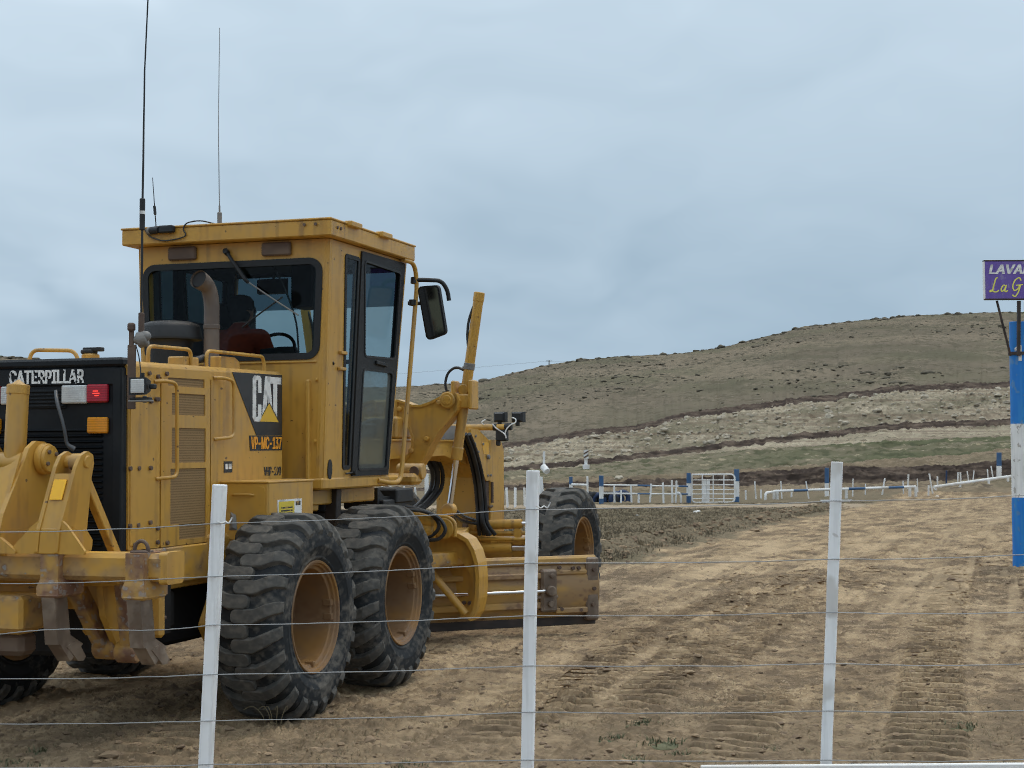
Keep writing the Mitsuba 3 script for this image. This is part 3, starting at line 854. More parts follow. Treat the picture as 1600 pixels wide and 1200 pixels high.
AXR, AXF = 0.762, 5.87
wheel(-AXR, -1.005, -1, 'rear', 'rearmost right wheel, nearest to the fence', 0.06)
wheel(AXR, -1.005, -1, 'rear', 'middle right wheel', 0.31)
wheel(AXF, -1.0, -1, 'front', 'front right wheel behind the end of the blade', 0.2, steer=-0.02)
wheel(-AXR, 1.24, 1, 'rear', 'rearmost left wheel, in the shade under the ripper', 0.4)
wheel(AXR, 1.26, 1, 'rear', 'middle left wheel under the machine', 0.1)
wheel(AXF, 1.0, 1, 'front', 'front left wheel', 0.5, steer=-0.02)

# tandem cases, rear axle
for s in (-1, 1):
    G('tandem_case', cat(prism_xz([(-1.12, 0.62), (-0.95, 0.40), (-0.5, 0.36), (0.5, 0.36), (0.95, 0.40), (1.12, 0.62), (0.95, 0.86), (0.5, 0.92), (-0.5, 0.92), (-0.95, 0.86)], s * 0.55 + (0.2 if s > 0 else 0), s * 0.75 + (0.2 if s > 0 else 0), 0.04)), 'yellow_paint')
G('rear_axle', cat(cyl([0, -0.56, 0.72], [0, 0.80, 0.72], 0.17, 24), bx(-0.35, 0.35, -0.3, 0.3, 0.45, 1.05, 0.05)), 'black_paint')

# ---- rear frame, engine hood
HW, HX0, HX1 = 0.545, -1.955, 0.09
G('rear_frame', cat(bx(-1.9, 1.2, -0.52, -0.30, 0.88, 1.17, 0.01), bx(-1.9, 1.2, 0.30, 0.52, 0.88, 1.17, 0.01), bx(-1.95, -1.70, -0.50, 0.50, 0.80, 1.14, 0.01)), 'yellow_paint')
G('frame_skirt', cat(bx(-1.62, -0.3, -0.56, -0.50, 0.92, 1.146, 0.008), bx(-1.95, -1.60, -0.575, -0.50, 0.86, 1.146, 0.008)), 'worn_yellow_paint')
# belly: dark sheet metal under the engine
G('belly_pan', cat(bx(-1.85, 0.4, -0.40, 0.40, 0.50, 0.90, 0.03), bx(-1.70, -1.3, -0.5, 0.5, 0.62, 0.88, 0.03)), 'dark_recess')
hd = num('engine_hood')
labels[f'{GR}__{hd}'] = {'label': 'yellow engine hood with louvred side doors'}


def ztop(x):
    return 2.285 + 0.0125 * (x - HX0)


# inner core so that nothing shows through the panels
G(f'{hd}__core', prism_xz([(HX0 + 0.02, 1.16), (-0.95, 1.16), (0.07, 1.52), (0.07, ztop(0.07) - 0.03), (HX0 + 0.02, 2.25)], -HW + 0.02, HW - 0.02), 'yellow_paint')
r_ = 0.05
xs = [HX0, 0.10]
sec = [(-HW, -0.09)] + [(-HW + r_ - r_ * math.cos(a), -r_ + r_ * math.sin(a)) for a in np.linspace(0.2, PI / 2, 6)] + [(HW - r_ + r_ * math.cos(a), -r_ + r_ * math.sin(a)) for a in np.linspace(PI / 2, 0.2, 6)][0:] + [(HW, -0.09), (HW - 0.015, -0.09), (0, -0.03), (-HW + 0.015, -0.09)]
top = plate(poly(sec), [HX0, 0, ztop(HX0)], [0, 1, 0], [0, 0, 1], 2.05)
top.vertices[:, 2] += 0.0125 * (top.vertices[:, 0] - HX0)
G(f'{hd}__top_cover', top, 'yellow_paint', 40)


def side_panel(pts, name, holes=(), t=0.018, y=-HW):
    """A sheet on the hood's right side; its twin is set on the left."""
    return plate(poly(pts, 0.012, holes), [0, y + 0.018, 0], [1, 0, 0], [0, 0, 1], t)


grl = [(-1.492, -1.030, 2.100, 2.155, 2.212), (-1.440, -1.018, 1.968, 2.108, 2.108), (-1.440, -1.012, 1.665, 1.890, 1.890), (-1.458, -1.004, 1.279, 1.634, 1.634)]
grl = [(-1.49, -1.03, 2.150, 2.212), (-1.44, -1.02, 1.970, 2.106), (-1.44, -1.012, 1.668, 1.888), (-1.455, -1.004, 1.282, 1.632)]
holes = [[(a, c), (b, c), (b, d), (a, d)] for a, b, c, d in grl] + [[(-1.345, 1.185), (-1.006, 1.185), (-1.006, 1.270), (-1.345, 1.270)]]
G(f'{hd}__rear_side_panel', side_panel([(HX0 + 0.015, 1.155), (-1.583, 1.150), (-1.583, ztop(-1.583) - 0.035), (HX0 + 0.015, ztop(HX0) - 0.035)], ''), 'yellow_paint')
G(f'{hd}__rear_side_panel', plate(poly([(HX0 + 0.03, 1.18), (-1.80, 1.18), (-1.80, 2.13), (HX0 + 0.03, 2.13)], 0.01), [0, -HW - 0.0002, 0], [1, 0, 0], [0, 0, 1], 0.006), 'yellow_paint')
G(f'{hd}__door_panel', side_panel([(-1.567, 1.150), (-0.955, 1.152), (-0.955, ztop(-0.955) - 0.035), (-1.567, ztop(-1.567) - 0.035)], '', holes), 'yellow_paint')
G(f'{hd}__front_side_panel', side_panel([(-0.942, 1.153), (-0.80, 1.20), (-0.62, 1.50), (0.095, 1.54), (0.095, ztop(0.1) - 0.035), (-0.942, ztop(-0.942) - 0.035)], ''), 'yellow_paint')
for a, b, c, d in grl:
    G(f'{hd}__grille', plate(sg.box(a - 0.004, c - 0.004, b + 0.004, d + 0.004), [0, -HW + 0.012, 0], [1, 0, 0], [0, 0, 1], 0.004), 'grille_mesh')
G(f'{hd}__grille', plate(sg.box(-1.349, 1.181, -1.002, 1.274), [0, -HW + 0.012, 0], [1, 0, 0], [0, 0, 1], 0.004), 'grille_mesh')
# left side sheets
G(f'{hd}__left_side_panel', plate(poly([(HX0 + 0.015, 1.155), (-0.95, 1.15), (-0.62, 1.50), (0.095, 1.54), (0.095, ztop(0.1) - 0.035), (HX0 + 0.015, ztop(HX0) - 0.035)], 0.012), [0, HW, 0], [1, 0, 0], [0, 0, 1], 0.018), 'yellow_paint')
yh = -HW - 0.055
G(f'{hd}__handle', tube([(-1.65, -HW, 2.168), (-1.60, yh, 2.172), (-1.475, yh, 2.162), (-1.468, yh, 1.585), (-1.57, yh, 1.578), (-1.625, -HW, 1.573)], 0.0115, 0.05), 'yellow_paint')
G(f'{hd}__handle', tube([(-0.91, -HW, 2.222), (-0.86, yh, 2.222), (-0.735, yh, 2.208), (-0.728, yh, 1.838), (-0.84, yh, 1.826), (-0.90, -HW, 1.818)], 0.0115, 0.05), 'yellow_paint')
bolts = [loc for loc in ((-1.72, 2.215), (-1.62, 2.20), (-1.64, 2.06), (-1.70, 2.045), (-1.615, 2.06), (-1.515, 2.222), (-1.93, 1.64), (-1.835, 1.64), (-1.70, 1.64), (-1.93, 1.30), (-1.84, 1.30), (-1.70, 1.31), (-1.615, 1.27), (-1.615, 1.185), (-1.88, 1.185), (-1.50, 1.175))]
G(f'{hd}__bolt_heads', cat(*[cyl([x, -HW - 0.002, z], [x, -HW - 0.016, z], 0.0135, 8) for x, z in bolts]), 'rusty_brown', kind='stuff')
# black decal with the maker's letters
dk = plate(poly([(-0.66, 2.272), (0.088, 2.284), (0.088, 1.853), (-0.307, 1.849)]), [0, -HW - 0.0005, 0], [1, 0, 0], [0, 0, 1], 0.003)
G(f'{hd}__decal', dk, 'decal_black', False)
Cpts = poly([(0, .07), (.05, 0), (.21, 0), (.26, .06), (.26, .36), (.175, .36), (.175, .10), (.155, .08), (.105, .08), (.085, .10), (.085, .90), (.105, .92), (.155, .92), (.175, .90), (.175, .64), (.26, .64), (.26, .94), (.21, 1), (.05, 1), (0, .94)])
Apts = poly([(.30, 0), (.385, 0), (.40, .11), (.55, .11), (.565, 0), (.66, 0), (.54, 1), (.415, 1)])
Apts = Apts.difference(sg.Polygon([(.425, .27), (.525, .27), (.475, .72)]))
Tpts = poly([(.56, 1), (.56, .87), (.685, .87), (.685, 0), (.79, 0), (.79, .87), (.93, .87), (.93, 1)])
tri = sg.Polygon([(.215, -0.01), (.855, -0.01), (.535, .40)])
LWd, LHt = 0.425, 0.312
lx0, lz0 = -0.362, 1.948


def letter(shape, o, sx, sz, t0, t):
    return plate(affinity.scale(shape, sx, sz, origin=(0, 0)), o, [1, 0, 0], [0, 0, 1], t, t0)


Cpts, Tpts = Cpts.buffer(0.012, join_style='mitre'), Tpts.buffer(0.012, join_style='mitre')
Apts = Apts.buffer(0.016, join_style='mitre')
for nm, shp in (('letter', Cpts), ('letter', Apts.difference(tri.buffer(0.03))), ('letter', Tpts.difference(tri.buffer(0.03)).difference(sg.Polygon([(.30, 0), (.66, 0), (.54, 1), (.415, 1)]).buffer(.02)))):
    G(f'{hd}__{nm}', letter(shp, [lx0, -HW, lz0], LWd / .93, LHt, 0.0036, 0.0025), 'white_letter', False)
G(f'{hd}__triangle_mark', letter(tri, [lx0, -HW, lz0], LWd / .93, LHt, 0.0036, 0.0028), 'decal_yellow', False)
G(f'{hd}__number_plate', plate(poly([(-0.40, 1.742), (0.088, 1.744), (0.088, 1.850), (-0.412, 1.846)]), [0, -HW - 0.0005, 0], [1, 0, 0], [0, 0, 1], 0.0034), 'decal_black', False)
G(f'{hd}__number_lettering', laid(cat(text('VP-MC-137', 0.088, 0.002, True, 0.464), text('VP-MC-137', 0.088, 0.002, True, 0.464).apply_translation([0.004, 0, 0.0005])), [-0.392, -HW - 0.0046, 1.752], [1, 0, 0], [0, 0, 1]), 'decal_orange', False)
G(f'{hd}__model_lettering', laid(cat(text('VHP-190', 0.064, 0.002, True, 0.264), text('VHP-190', 0.064, 0.002, True, 0.264).apply_translation([0.004, 0, 0.0005])), [-0.19, -HW - 0.0006, 1.565], [1, 0, 0], [0, 0, 1]), 'dark_letter', False)
G(f'{hd}__small_plate', cat(plate(sg.box(-0.77, 1.597, -0.655, 1.672), [0, -HW - 0.0005, 0], [1, 0, 0], [0, 0, 1], 0.003)), 'decal_black', False)
G(f'{hd}__small_plate', cat(plate(sg.box(-0.755, 1.620, -0.72, 1.655), [0, -HW - 0.004, 0], [1, 0, 0], [0, 0, 1], 0.002), plate(sg.box(-0.71, 1.620, -0.67, 1.655), [0, -HW - 0.004, 0], [1, 0, 0], [0, 0, 1], 0.002)), 'white_letter', False)
# rails, caps on the hood top
G(f'{hd}__top_rail', tube([(-1.60, -0.47, 2.28), (-1.60, -0.47, 2.392), (-1.08, -0.47, 2.400), (-1.066, -0.47, 2.28)], 0.0125, 0.05), 'yellow_paint')
G(f'{hd}__top_rail', tube([(-0.872, -0.47, 2.29), (-0.872, -0.47, 2.405), (-0.05, -0.47, 2.412), (-0.035, -0.47, 2.29)], 0.0125, 0.05), 'yellow_paint')
G(f'{hd}__top_rail', tube([(-1.72, 0.315, 2.27), (-1.70, 0.298, 2.380), (-1.70, -0.015, 2.368), (-1.70, -0.050, 2.27)], 0.0125, 0.05), 'yellow_paint')
G(f'{hd}__filler_cap', cat(cyl([-1.6, -0.06, 2.27], [-1.6, -0.06, 2.352], 0.055, 24, 0.008)), 'yellow_paint')
G(f'{hd}__filler_cap', cat(cyl([-1.6, -0.05, 2.352], [-1.6, -0.05, 2.378], 0.052, 24, 0.006), bx(-1.63, -1.58, -0.15, -0.02, 2.366, 2.392, 0.005)), 'black_plastic')
G(f'{hd}__hood_bracket', bx(-1.15, -0.95, -0.46, -0.34, 2.28, 2.355, 0.008), 'yellow_paint')
G(f'{hd}__hood_bracket', cat(prism_xz([(-0.62, 2.29), (-0.34, 2.29), (-0.36, 2.36), (-0.42, 2.385), (-0.62, 2.385)], -0.44, -0.36, 0.01)), 'yellow_paint')
G(f'{hd}__hinge', cat(cyl([-0.95, -0.42, 2.33], [-0.85, -0.44, 2.36], 0.025, 14, 0.005), cyl([-0.95, -0.40, 2.31], [-0.98, -0.42, 2.34], 0.03, 14)), 'black_plastic')

# precleaner and exhaust
G('air_precleaner', lathe([(0, 2.25), (0.155, 2.25), (0.158, 2.50), (0.168, 2.525), (0.222, 2.528), (0.226, 2.545), (0.212, 2.615), (0.200, 2.636), (0.15, 2.656), (0.06, 2.665), (0, 2.666)], [-0.30, 0.135, 0], [0, 0, 1], 40), 'black_plastic', 40)
ex = smooth_path([(-0.25, -0.165, 2.28), (-0.25, -0.165, 2.80), (-0.285, -0.158, 2.905), (-0.40, -0.140, 2.945)], 0.09, 6)
er = np.r_[np.full(len(ex) - 4, 0.054), 0.056, 0.059, 0.062, 0.066]
G('exhaust_pipe', cat(tube(ex, er, 0, 24, cap=False), lathe([(0.054, 0), (0.059, 0.004), (0.059, 0.03), (0.054, 0.034)], [-0.25, -0.165, 2.60], [0, 0, 1], 24)), 'exhaust_steel', 40)
G('exhaust_pipe', tube(ex[1:] + [0.02, 0, 0], er[1:] - 0.007, 0, 24, cap=True), 'dark_recess', 40, label='sooty inside of the exhaust pipe')

# ---- rear panel
rp_ = num('rear_panel')
labels[f'{GR}__{rp_}'] = {'label': 'black rear panel with white lettering and lamps'}
G(f'{rp_}__panel', cat(bx(HX0 - 0.03, HX0 + 0.03, -HW + 0.01, HW - 0.01, 1.13, 2.255, 0.02), bx(HX0 - 0.055, HX0 + 0.05, -HW + 0.005, HW - 0.005, 2.245, 2.30, 0.015), bx(HX0 - 0.045, HX0, -HW + 0.045, HW - 0.045, 2.135, 2.245, 0.008)), 'black_paint')
# horizontal louvres and the mesh field
G(f'{rp_}__louvre_slats', cat(*[hull([(HX0 - 0.028, y, z), (HX0 - 0.050, y, z - 0.012), (HX0 - 0.028, y, z - 0.022)] * 1 + [(HX0 - 0.028, -y, z), (HX0 - 0.050, -y, z - 0.012), (HX0 - 0.028, -y, z - 0.022)]) for z in np.arange(1.20, 1.90, 0.034) for y in (0.40,)]), 'black_paint', False, kind='stuff')
G(f'{rp_}__vent_grille', cat(bx(HX0 - 0.040, HX0 - 0.02, -0.145, 0.145, 2.00, 2.125, 0.004), *[bx(HX0 - 0.052, HX0 - 0.036, -0.14, 0.14, z, z + 0.010, 0.002) for z in np.arange(2.012, 2.12, 0.022)]), 'black_paint', False)
G(f'{rp_}__frame_post', bx(HX0 - 0.048, HX0, -HW + 0.012, -HW + 0.075, 1.14, 2.24, 0.008), 'black_paint')
G(f'{rp_}__frame_post', bx(HX0 - 0.048, HX0, HW - 0.075, HW - 0.012, 1.14, 2.24, 0.008), 'black_paint')
xl = HX0 - 0.0465
tw = text('CATERPILLAR', 0.084, 0.004, True, 0.520)
tw2 = tw.copy(); tw2.apply_translation([0.0045, 0.0, 0.0006]); tw = cat(tw, tw2)
G(f'{rp_}__lettering', laid(tw, [xl, 0.245, 2.150], [0, -1, 0], [0, 0, 1]), 'white_letter', False)
rr = np.random.default_rng(31)
flk = []
for k in range(34):
    y, z, s = rr.uniform(-0.27, 0.27), rr.uniform(2.150, 2.225), rr.uniform(0.004, 0.011)
    a = np.sort(rr.uniform(0, 2 * PI, 6))
    flk.append(plate(sg.Polygon([(math.cos(t) * s * rr.uniform(.5, 1.1), math.sin(t) * s * rr.uniform(.6, 1.6)) for t in a]).buffer(0.0004), [xl - 0.0046, y, z], [0, -1, 0], [0, 0, 1], 0.0004))
G(f'{rp_}__peeled_patches', cat(*flk), 'black_paint', False, kind='stuff')
for s in (1, -1):
    tl = f'{rp_}__tail_lamp'
    xa = HX0 - 0.03
    G(f'{rp_}__reversing_lamp', bx(xa - 0.032, xa, s * -0.128, s * -0.300, 2.028, 2.138, 0.008), 'lens_clear', label='clear lens of the %s reversing lamp' % ('right' if s > 0 else 'left'))
    G(f'{rp_}__brake_lamp', bx(xa - 0.034, xa, s * -0.303, s * -0.444, 2.033, 2.140, 0.008), 'lens_red', label='red lens of the %s brake lamp' % ('right' if s > 0 else 'left'))
    G(f'{rp_}__indicator_lamp', bx(xa - 0.030, xa, s * -0.304, s * -0.442, 1.850, 1.945, 0.008), 'lens_amber', label='amber lens of the %s indicator' % ('right' if s > 0 else 'left'))
k = G(f'{rp_}__lit_bulb', cat(*[bx(HX0 - 0.0672, HX0 - 0.066, -0.373 - dx - w, -0.373 - dx + w, z, z + 0.006, 0.001) for dx, z, w in ((0, 2.083, 0.024), (0.004, 2.070, 0.014), (-0.004, 2.097, 0.018))]), 'lamp_glow', False, label='glowing filament of the right brake lamp')
scene[k]['emitter'] = {'type': 'area', 'radiance': rgb(0.30, 0.02, 0.012)}
G(f'{rp_}__hose', tube([(-2.10, -0.15, 2.10), (-2.16, -0.20, 2.03), (-2.18, -0.26, 1.90), (-2.16, -0.27, 1.78), (-2.14, -0.31, 1.755)], [0.011, 0.011, 0.010, 0.011, 0.018], 0.06), 'grey_hose', 40)
# work lamp and antenna mast at the corner
mast = num('corner_mast')
def GM(nm, m, mt, smooth=30):
    m = m.copy(); m.apply_translation([0, -0.032 if 'lamp' not in nm else -0.06, 0.0 if 'lamp' not in nm else 0.035])
    return G(f'{mast}__{nm}', m, mt, smooth)


GM('bracket', cat(bx(-2.01, -2.002, -0.600, -0.545, 1.99, 2.37, 0.002), bx(-2.012, -2.0, -0.585, -0.555, 2.36, 2.46, 0.003), bx(-2.03, -1.985, -0.59, -0.55, 2.45, 2.50, 0.01)), 'rusty_brown')
GM('lamp_housing', cat(hull([(-2.085, y, z) for y in (-0.690, -0.575) for z in (2.035, 2.138)] + [(-2.0, y, z) for y in (-0.670, -0.600) for z in (2.06, 2.12)]), bx(-2.06, -2.02, -0.725, -0.69, 2.07, 2.10, 0.006), bx(-2.07, -2.03, -0.70, -0.57, 2.005, 2.022, 0.004), cyl([-2.05, -0.645, 2.135], [-2.05, -0.645, 2.165], 0.012, 8)), 'black_plastic')
GM('lamp_lens', bx(-2.093, -2.084, -0.678, -0.590, 2.046, 2.128, 0.003), 'lens_clear')
GM('lamp_guard', cat(bx(-2.08, -2.03, -0.71, -0.565, 1.995, 2.006, 0.003), cyl([-2.05, -0.66, 1.99], [-2.05, -0.66, 2.03], 0.012, 10)), 'grey_metal')
GM('antenna_mount', cat(cyl([-1.99, -0.600, 2.395], [-1.97, -0.655, 2.41], 0.048, 18, 0.008), blob([([-1.985, -0.60, 2.40], 0.03, [-1.985, -0.655, 2.42], 0.032)], 0.015, 3)), 'grey_metal')
GM('wire', tube([(-2.0, -0.595, 2.37), (-2.02, -0.63, 2.30), (-2.03, -0.65, 2.20), (-2.04, -0.645, 2.15)], 0.004, 0.03, 6), 'black_hose')
G('antenna', cat(cyl([-1.985, -0.655, 2.44], [-1.985, -0.655, 2.56], 0.018, 14, 0.004)), 'rusty_brown', label='brown foot of the tall antenna at the hood corner')
G('antenna', cat(tube([(-1.985, -0.655, 2.55), (-1.985, -0.658, 3.12), (-1.98, -0.665, 4.0), (-1.97, -0.705, 5.0), (-1.96, -0.75, 5.6)], [0.0075, 0.007, 0.0048, 0.0042, 0.004], 0, 8), cyl([-1.985, -0.657, 3.05], [-1.985, -0.658, 3.24], 0.016, 12, 0.004)), 'black_plastic', 40, label='tall black whip antenna rising from the hood corner out of the picture')
G('antenna', cyl([-1.985, -0.6572, 3.145], [-1.985, -0.6574, 3.165], 0.0166, 12), 'white_letter', label='white ring on the tall antenna')


def sheet(shape, o, u, v, t0=0.0):
    """A single flat sheet (window glass)."""
    V, F = trimesh.creation.triangulate_polygon(shape, engine='earcut')
    m = trimesh.Trimesh(np.c_[V, np.full(len(V), t0)], F, process=False)
    m.apply_transform(frame(o, u, v))
    return m


# ---- toolbox beside the hood
tb = num('toolbox')
labels[f'{GR}__{tb}'] = {'label': 'yellow box above the rear right wheel with a warning sticker'}
G(f'{tb}__body', bx(-0.82, -0.13, -0.90, -0.54, 1.12, 1.537, 0.012), 'yellow_paint')
G(f'{tb}__lid', bx(-0.828, -0.122, -0.905, -0.55, 1.528, 1.542, 0.004), 'yellow_paint')
G(f'{tb}__rear_door', plate(rounded_rect(0.565, 0.88, 1.16, 1.51, 0.03), [-0.822, 0, 0], [0, -1, 0], [0, 0, 1], 0.008), 'yellow_paint')
G(f'{tb}__door_pull', tube([(-0.83, -0.64, 1.45), (-0.848, -0.66, 1.455), (-0.848, -0.78, 1.455), (-0.83, -0.80, 1.45)], 0.007, 0.02), 'yellow_paint')
G(f'{tb}__latch', hull([(-0.832, y, z) for y, z in ((-0.62, 1.22), (-0.68, 1.22), (-0.67, 1.32), (-0.63, 1.34))] + [(-0.85, -0.655, 1.24), (-0.845, -0.65, 1.31)]), 'grey_metal')
So = [0, -0.9005, 0]
G(f'{tb}__sticker', cat(plate(sg.box(-0.69, 1.20, -0.325, 1.415), So, [1, 0, 0], [0, 0, 1], 0.002)), 'white_letter', False)
G(f'{tb}__sticker', cat(plate(sg.box(-0.675, 1.21, -0.44, 1.402), So, [1, 0, 0], [0, 0, 1], 0.0012, 0.002)), 'sticker_yellow', False)
G(f'{tb}__sticker', cat(*[plate(sg.box(-0.64, z, -0.47, z + 0.010), So, [1, 0, 0], [0, 0, 1], 0.001, 0.0033) for z in (1.355, 1.335, 1.318, 1.30)], *[plate(sg.box(-0.42, z, -0.345, z + 0.028), So, [1, 0, 0], [0, 0, 1], 0.001, 0.002) for z in (1.37, 1.29)]), 'dark_letter', False)
G('fuel_tank', bx(-1.0, -0.15, -0.62, -0.50, 0.95, 1.20, 0.02), 'yellow_paint')

# ---- cab
cb = num('cab')
labels[f'{GR}__{cb}'] = {'label': 'yellow driver cab with tinted windows'}
CX, Z0, Z1 = 0.345, 1.47, 3.295


def wy(z):
    return 0.745 + 0.0304 * (z - Z0)


def side(s):
    """(origin, u, v) of the cab's side wall; shapes are given as (X, Z - Z0)."""
    return ([0, s * wy(Z0), Z0], [1, 0, 0], [0, s * 0.0304, 1])


def sp_(pts, r=0.0, holes=()):
    return poly([(x, z - Z0) for x, z in pts], r, [[(x, z - Z0) for x, z in h] for h in holes])


wall = [(CX + 0.02, Z0), (1.60, Z0), (1.875, Z1), (CX + 0.02, Z1)]
win_n = [(0.635, 3.215), (0.905, 3.215), (0.825, 1.60), (0.69, 1.60)]
door_o = [(0.925, 3.272), (1.815, 3.274), (1.565, 1.545), (0.845, 1.545)]
up_g = [(0.975, 3.205), (1.715, 3.19), (1.640, 2.475), (1.020, 2.463)]
lo_g = [(1.003, 2.370), (1.605, 2.370), (1.525, 1.590), (0.950, 1.590)]
W_ = sp_(wall).difference(sp_(win_n, 0.03)).difference(sp_(door_o).buffer(-0.012))
o, u, v = side(-1)
G(f'{cb}__right_wall', plate(W_, o, u, v, 0.035, -0.035), 'yellow_paint')
G(f'{cb}__window_frame', plate(sp_(win_n, 0.03).buffer(0.004).difference(sp_(win_n, 0.03).buffer(-0.028)), o, u, v, 0.02, -0.012), 'cab_trim')
G(f'{cb}__side_window', sheet(sp_(win_n, 0.03).buffer(-0.02), o, u, v, 0.0), 'tinted_glass', False)
G(f'{cb}__door', plate(sp_(door_o, 0.02).difference(sp_(up_g, 0.04)).difference(sp_(lo_g, 0.04)), o, u, v, 0.045, -0.03), 'cab_trim', label='black framed cab door with two panes')
for g in (up_g, lo_g):
    G(f'{cb}__door_pane', sheet(sp_(g, 0.04).buffer(0.01), o, u, v, 0.0), 'tinted_glass' if g is up_g else 'dusty_glass', False)
    G(f'{cb}__door_seal', plate(sp_(g, 0.04).buffer(0.006).difference(sp_(g, 0.04).buffer(-0.012)), o, u, v, 0.012, 0.008), 'black_plastic')
G(f'{cb}__door_handle', cat(bar([1.23, -0.80, 2.43], [1.40, -0.805, 2.42], 0.02, 0.03), cyl([1.42, -0.78, 2.42], [1.42, -0.812, 2.42], 0.02, 12)), 'black_plastic')
for x, z in ((0.62, 2.47), (0.60, 2.35)):
    G(f'{cb}__hinge', cat(bx(x - 0.05, x + 0.06, -0.80, -0.775, z - 0.012, z + 0.012, 0.004)), 'yellow_paint')
G(f'{cb}__latch_knob', cat(cyl([0.50, -0.755, 2.40], [0.47, -0.775, 2.38], 0.012, 10), bar([0.72, -0.765, 1.565], [0.87, -0.78, 1.575], 0.014, 0.014), cyl([0.84, -0.77, 1.572], [0.84, -0.80, 1.572], 0.02, 10)), 'black_plastic')
G(f'{cb}__rubber_plug', plate(affinity.scale(sg.Point(0.46, 1.60 - Z0).buffer(1.0, quad_segs=12), 0.036, 0.075, origin=(0.46, 1.60 - Z0)), o, u, v, 0.008), 'black_plastic')
# left wall
o2 = [0, wy(Z0), Z0]
lw1, lw2, lw3 = [(0.48, 3.2), (0.90, 3.2), (0.84, 1.62), (0.48, 1.62)], up_g, lo_g
WL = sp_(wall).difference(sp_(lw1, 0.04)).difference(sp_(lw2, 0.04)).difference(sp_(lw3, 0.04))
G(f'{cb}__left_wall', plate(WL, o2, [1, 0, 0], [0, 0.0304, 1], 0.035), 'yellow_paint')
for g in (lw1, lw2, lw3):
    G(f'{cb}__left_window', sheet(sp_(g, 0.04).buffer(0.01), o2, [1, 0, 0], [0, 0.0304, 1], 0.02), 'dark_film_glass', False)
    G(f'{cb}__left_window_frame', plate(sp_(g, 0.04).buffer(0.02).difference(sp_(g, 0.04).buffer(-0.02)), o2, [1, 0, 0], [0, 0.0304, 1], 0.05, -0.006), 'cab_trim')
LIN = sp_(wall).buffer(-0.03)
G(f'{cb}__left_lining', plate(LIN.difference(sp_(lw1, 0.04)).difference(sp_(lw2, 0.04)).difference(sp_(lw3, 0.04)), o2, [1, 0, 0], [0, 0.0304, 1], 0.004, 0.037), 'cab_trim')
G(f'{cb}__right_lining', plate(LIN.difference(sp_(win_n, 0.03).buffer(-0.02)).difference(sp_(door_o)), o, u, v, 0.004, -0.041), 'cab_trim')
# rear wall
rw = poly([(-wy(Z0) + 0.03, Z0), (wy(Z0) - 0.03, Z0), (wy(Z1) - 0.03, Z1), (-wy(Z1) + 0.03, Z1)])
rwin = poly([(-0.690, 2.445), (0.690, 2.445), (0.716, 3.122), (-0.716, 3.122)], 0.07)
G(f'{cb}__rear_wall', plate(rw.difference(rwin), [CX, 0, 0], [0, 1, 0], [0, 0, 1], 0.035), 'yellow_paint')
for s in (-1, 1):
    G(f'{cb}__corner_pillar', hull(np.vstack([np.array(cyl([CX + 0.052, s * (wy(z) - 0.050), z], [CX + 0.052, s * (wy(z) - 0.050), z + 0.001], 0.053, 24).vertices) for z in (Z0, Z1)])), 'yellow_paint', 40)
G(f'{cb}__rear_lining', plate(rw.buffer(-0.05).difference(rwin.buffer(-0.005)), [CX + 0.037, 0, 0], [0, 1, 0], [0, 0, 1], 0.005), 'cab_trim')
G(f'{cb}__rear_window', sheet(rwin.buffer(0.01), [CX + 0.012, 0, 0], [0, -1, 0], [0, 0, 1]), 'rear_glass', False)
G(f'{cb}__rear_window_seal', plate(rwin.buffer(0.036).difference(rwin.buffer(-0.012)), [CX, 0, 0], [0, -1, 0], [0, 0, 1], 0.014, -0.002), 'cab_trim')
G(f'{cb}__rear_rib', bx(CX - 0.035, CX + 0.01, -0.655, -0.625, 1.50, 2.26, 0.008), 'yellow_paint')
G(f'{cb}__rear_sill', bx(CX - 0.012, CX + 0.01, -0.70, 0.70, 2.385, 2.400, 0.004), 'yellow_paint')
G(f'{cb}__rear_knob', cat(cyl([CX, -0.70, 2.26], [CX - 0.03, -0.70, 2.26], 0.012, 10), cyl([CX, -0.69, 1.81], [CX - 0.03, -0.69, 1.81], 0.012, 10)), 'yellow_paint')
G(f'{cb}__lower_skirt', cat(bx(CX - 0.02, 1.60, -wy(Z0) - 0.012, -wy(Z0) + 0.05, 1.455, 1.540, 0.012), bx(CX - 0.02, 1.60, wy(Z0) - 0.05, wy(Z0) + 0.012, 1.455, 1.540, 0.012), bx(CX - 0.022, CX + 0.03, -0.74, 0.74, 1.457, 1.538, 0.012), bx(1.56, 1.61, -0.74, 0.74, 1.457, 1.538, 0.012)), 'yellow_paint')
G(f'{cb}__floor', bx(CX + 0.03, 1.56, -0.72, 0.72, 1.48, 1.53, 0.004), 'cab_trim')
for s in (-1, 1):
    G(f'{cb}__front_pillar', bar([1.59, s * 0.715, 1.50], [1.862, s * 0.770, 3.29], 0.05, 0.05), 'yellow_paint')
G(f'{cb}__windscreen_bar', cat(bar([1.857, -0.75, 3.25], [1.857, 0.75, 3.25], 0.08, 0.04, (0, 0, 1)), bar([1.60, -0.7, 1.58], [1.60, 0.7, 1.58], 0.1, 0.03, (0, 0, 1)), bar([1.735, -0.72, 2.47], [1.735, 0.72, 2.47], 0.035, 0.03, (0, 0, 1))), 'cab_trim')
fu, fv = [0, -1, 0], np.array([0.272, 0, 1.79])
fl = np.linalg.norm(fv)
G(f'{cb}__windscreen', sheet(sg.Polygon([(-0.69, 0.05), (0.69, 0.05), (0.725, 1.44), (-0.725, 1.44)]), [1.595, 0, 1.50], fu, fv), 'tinted_glass', False)
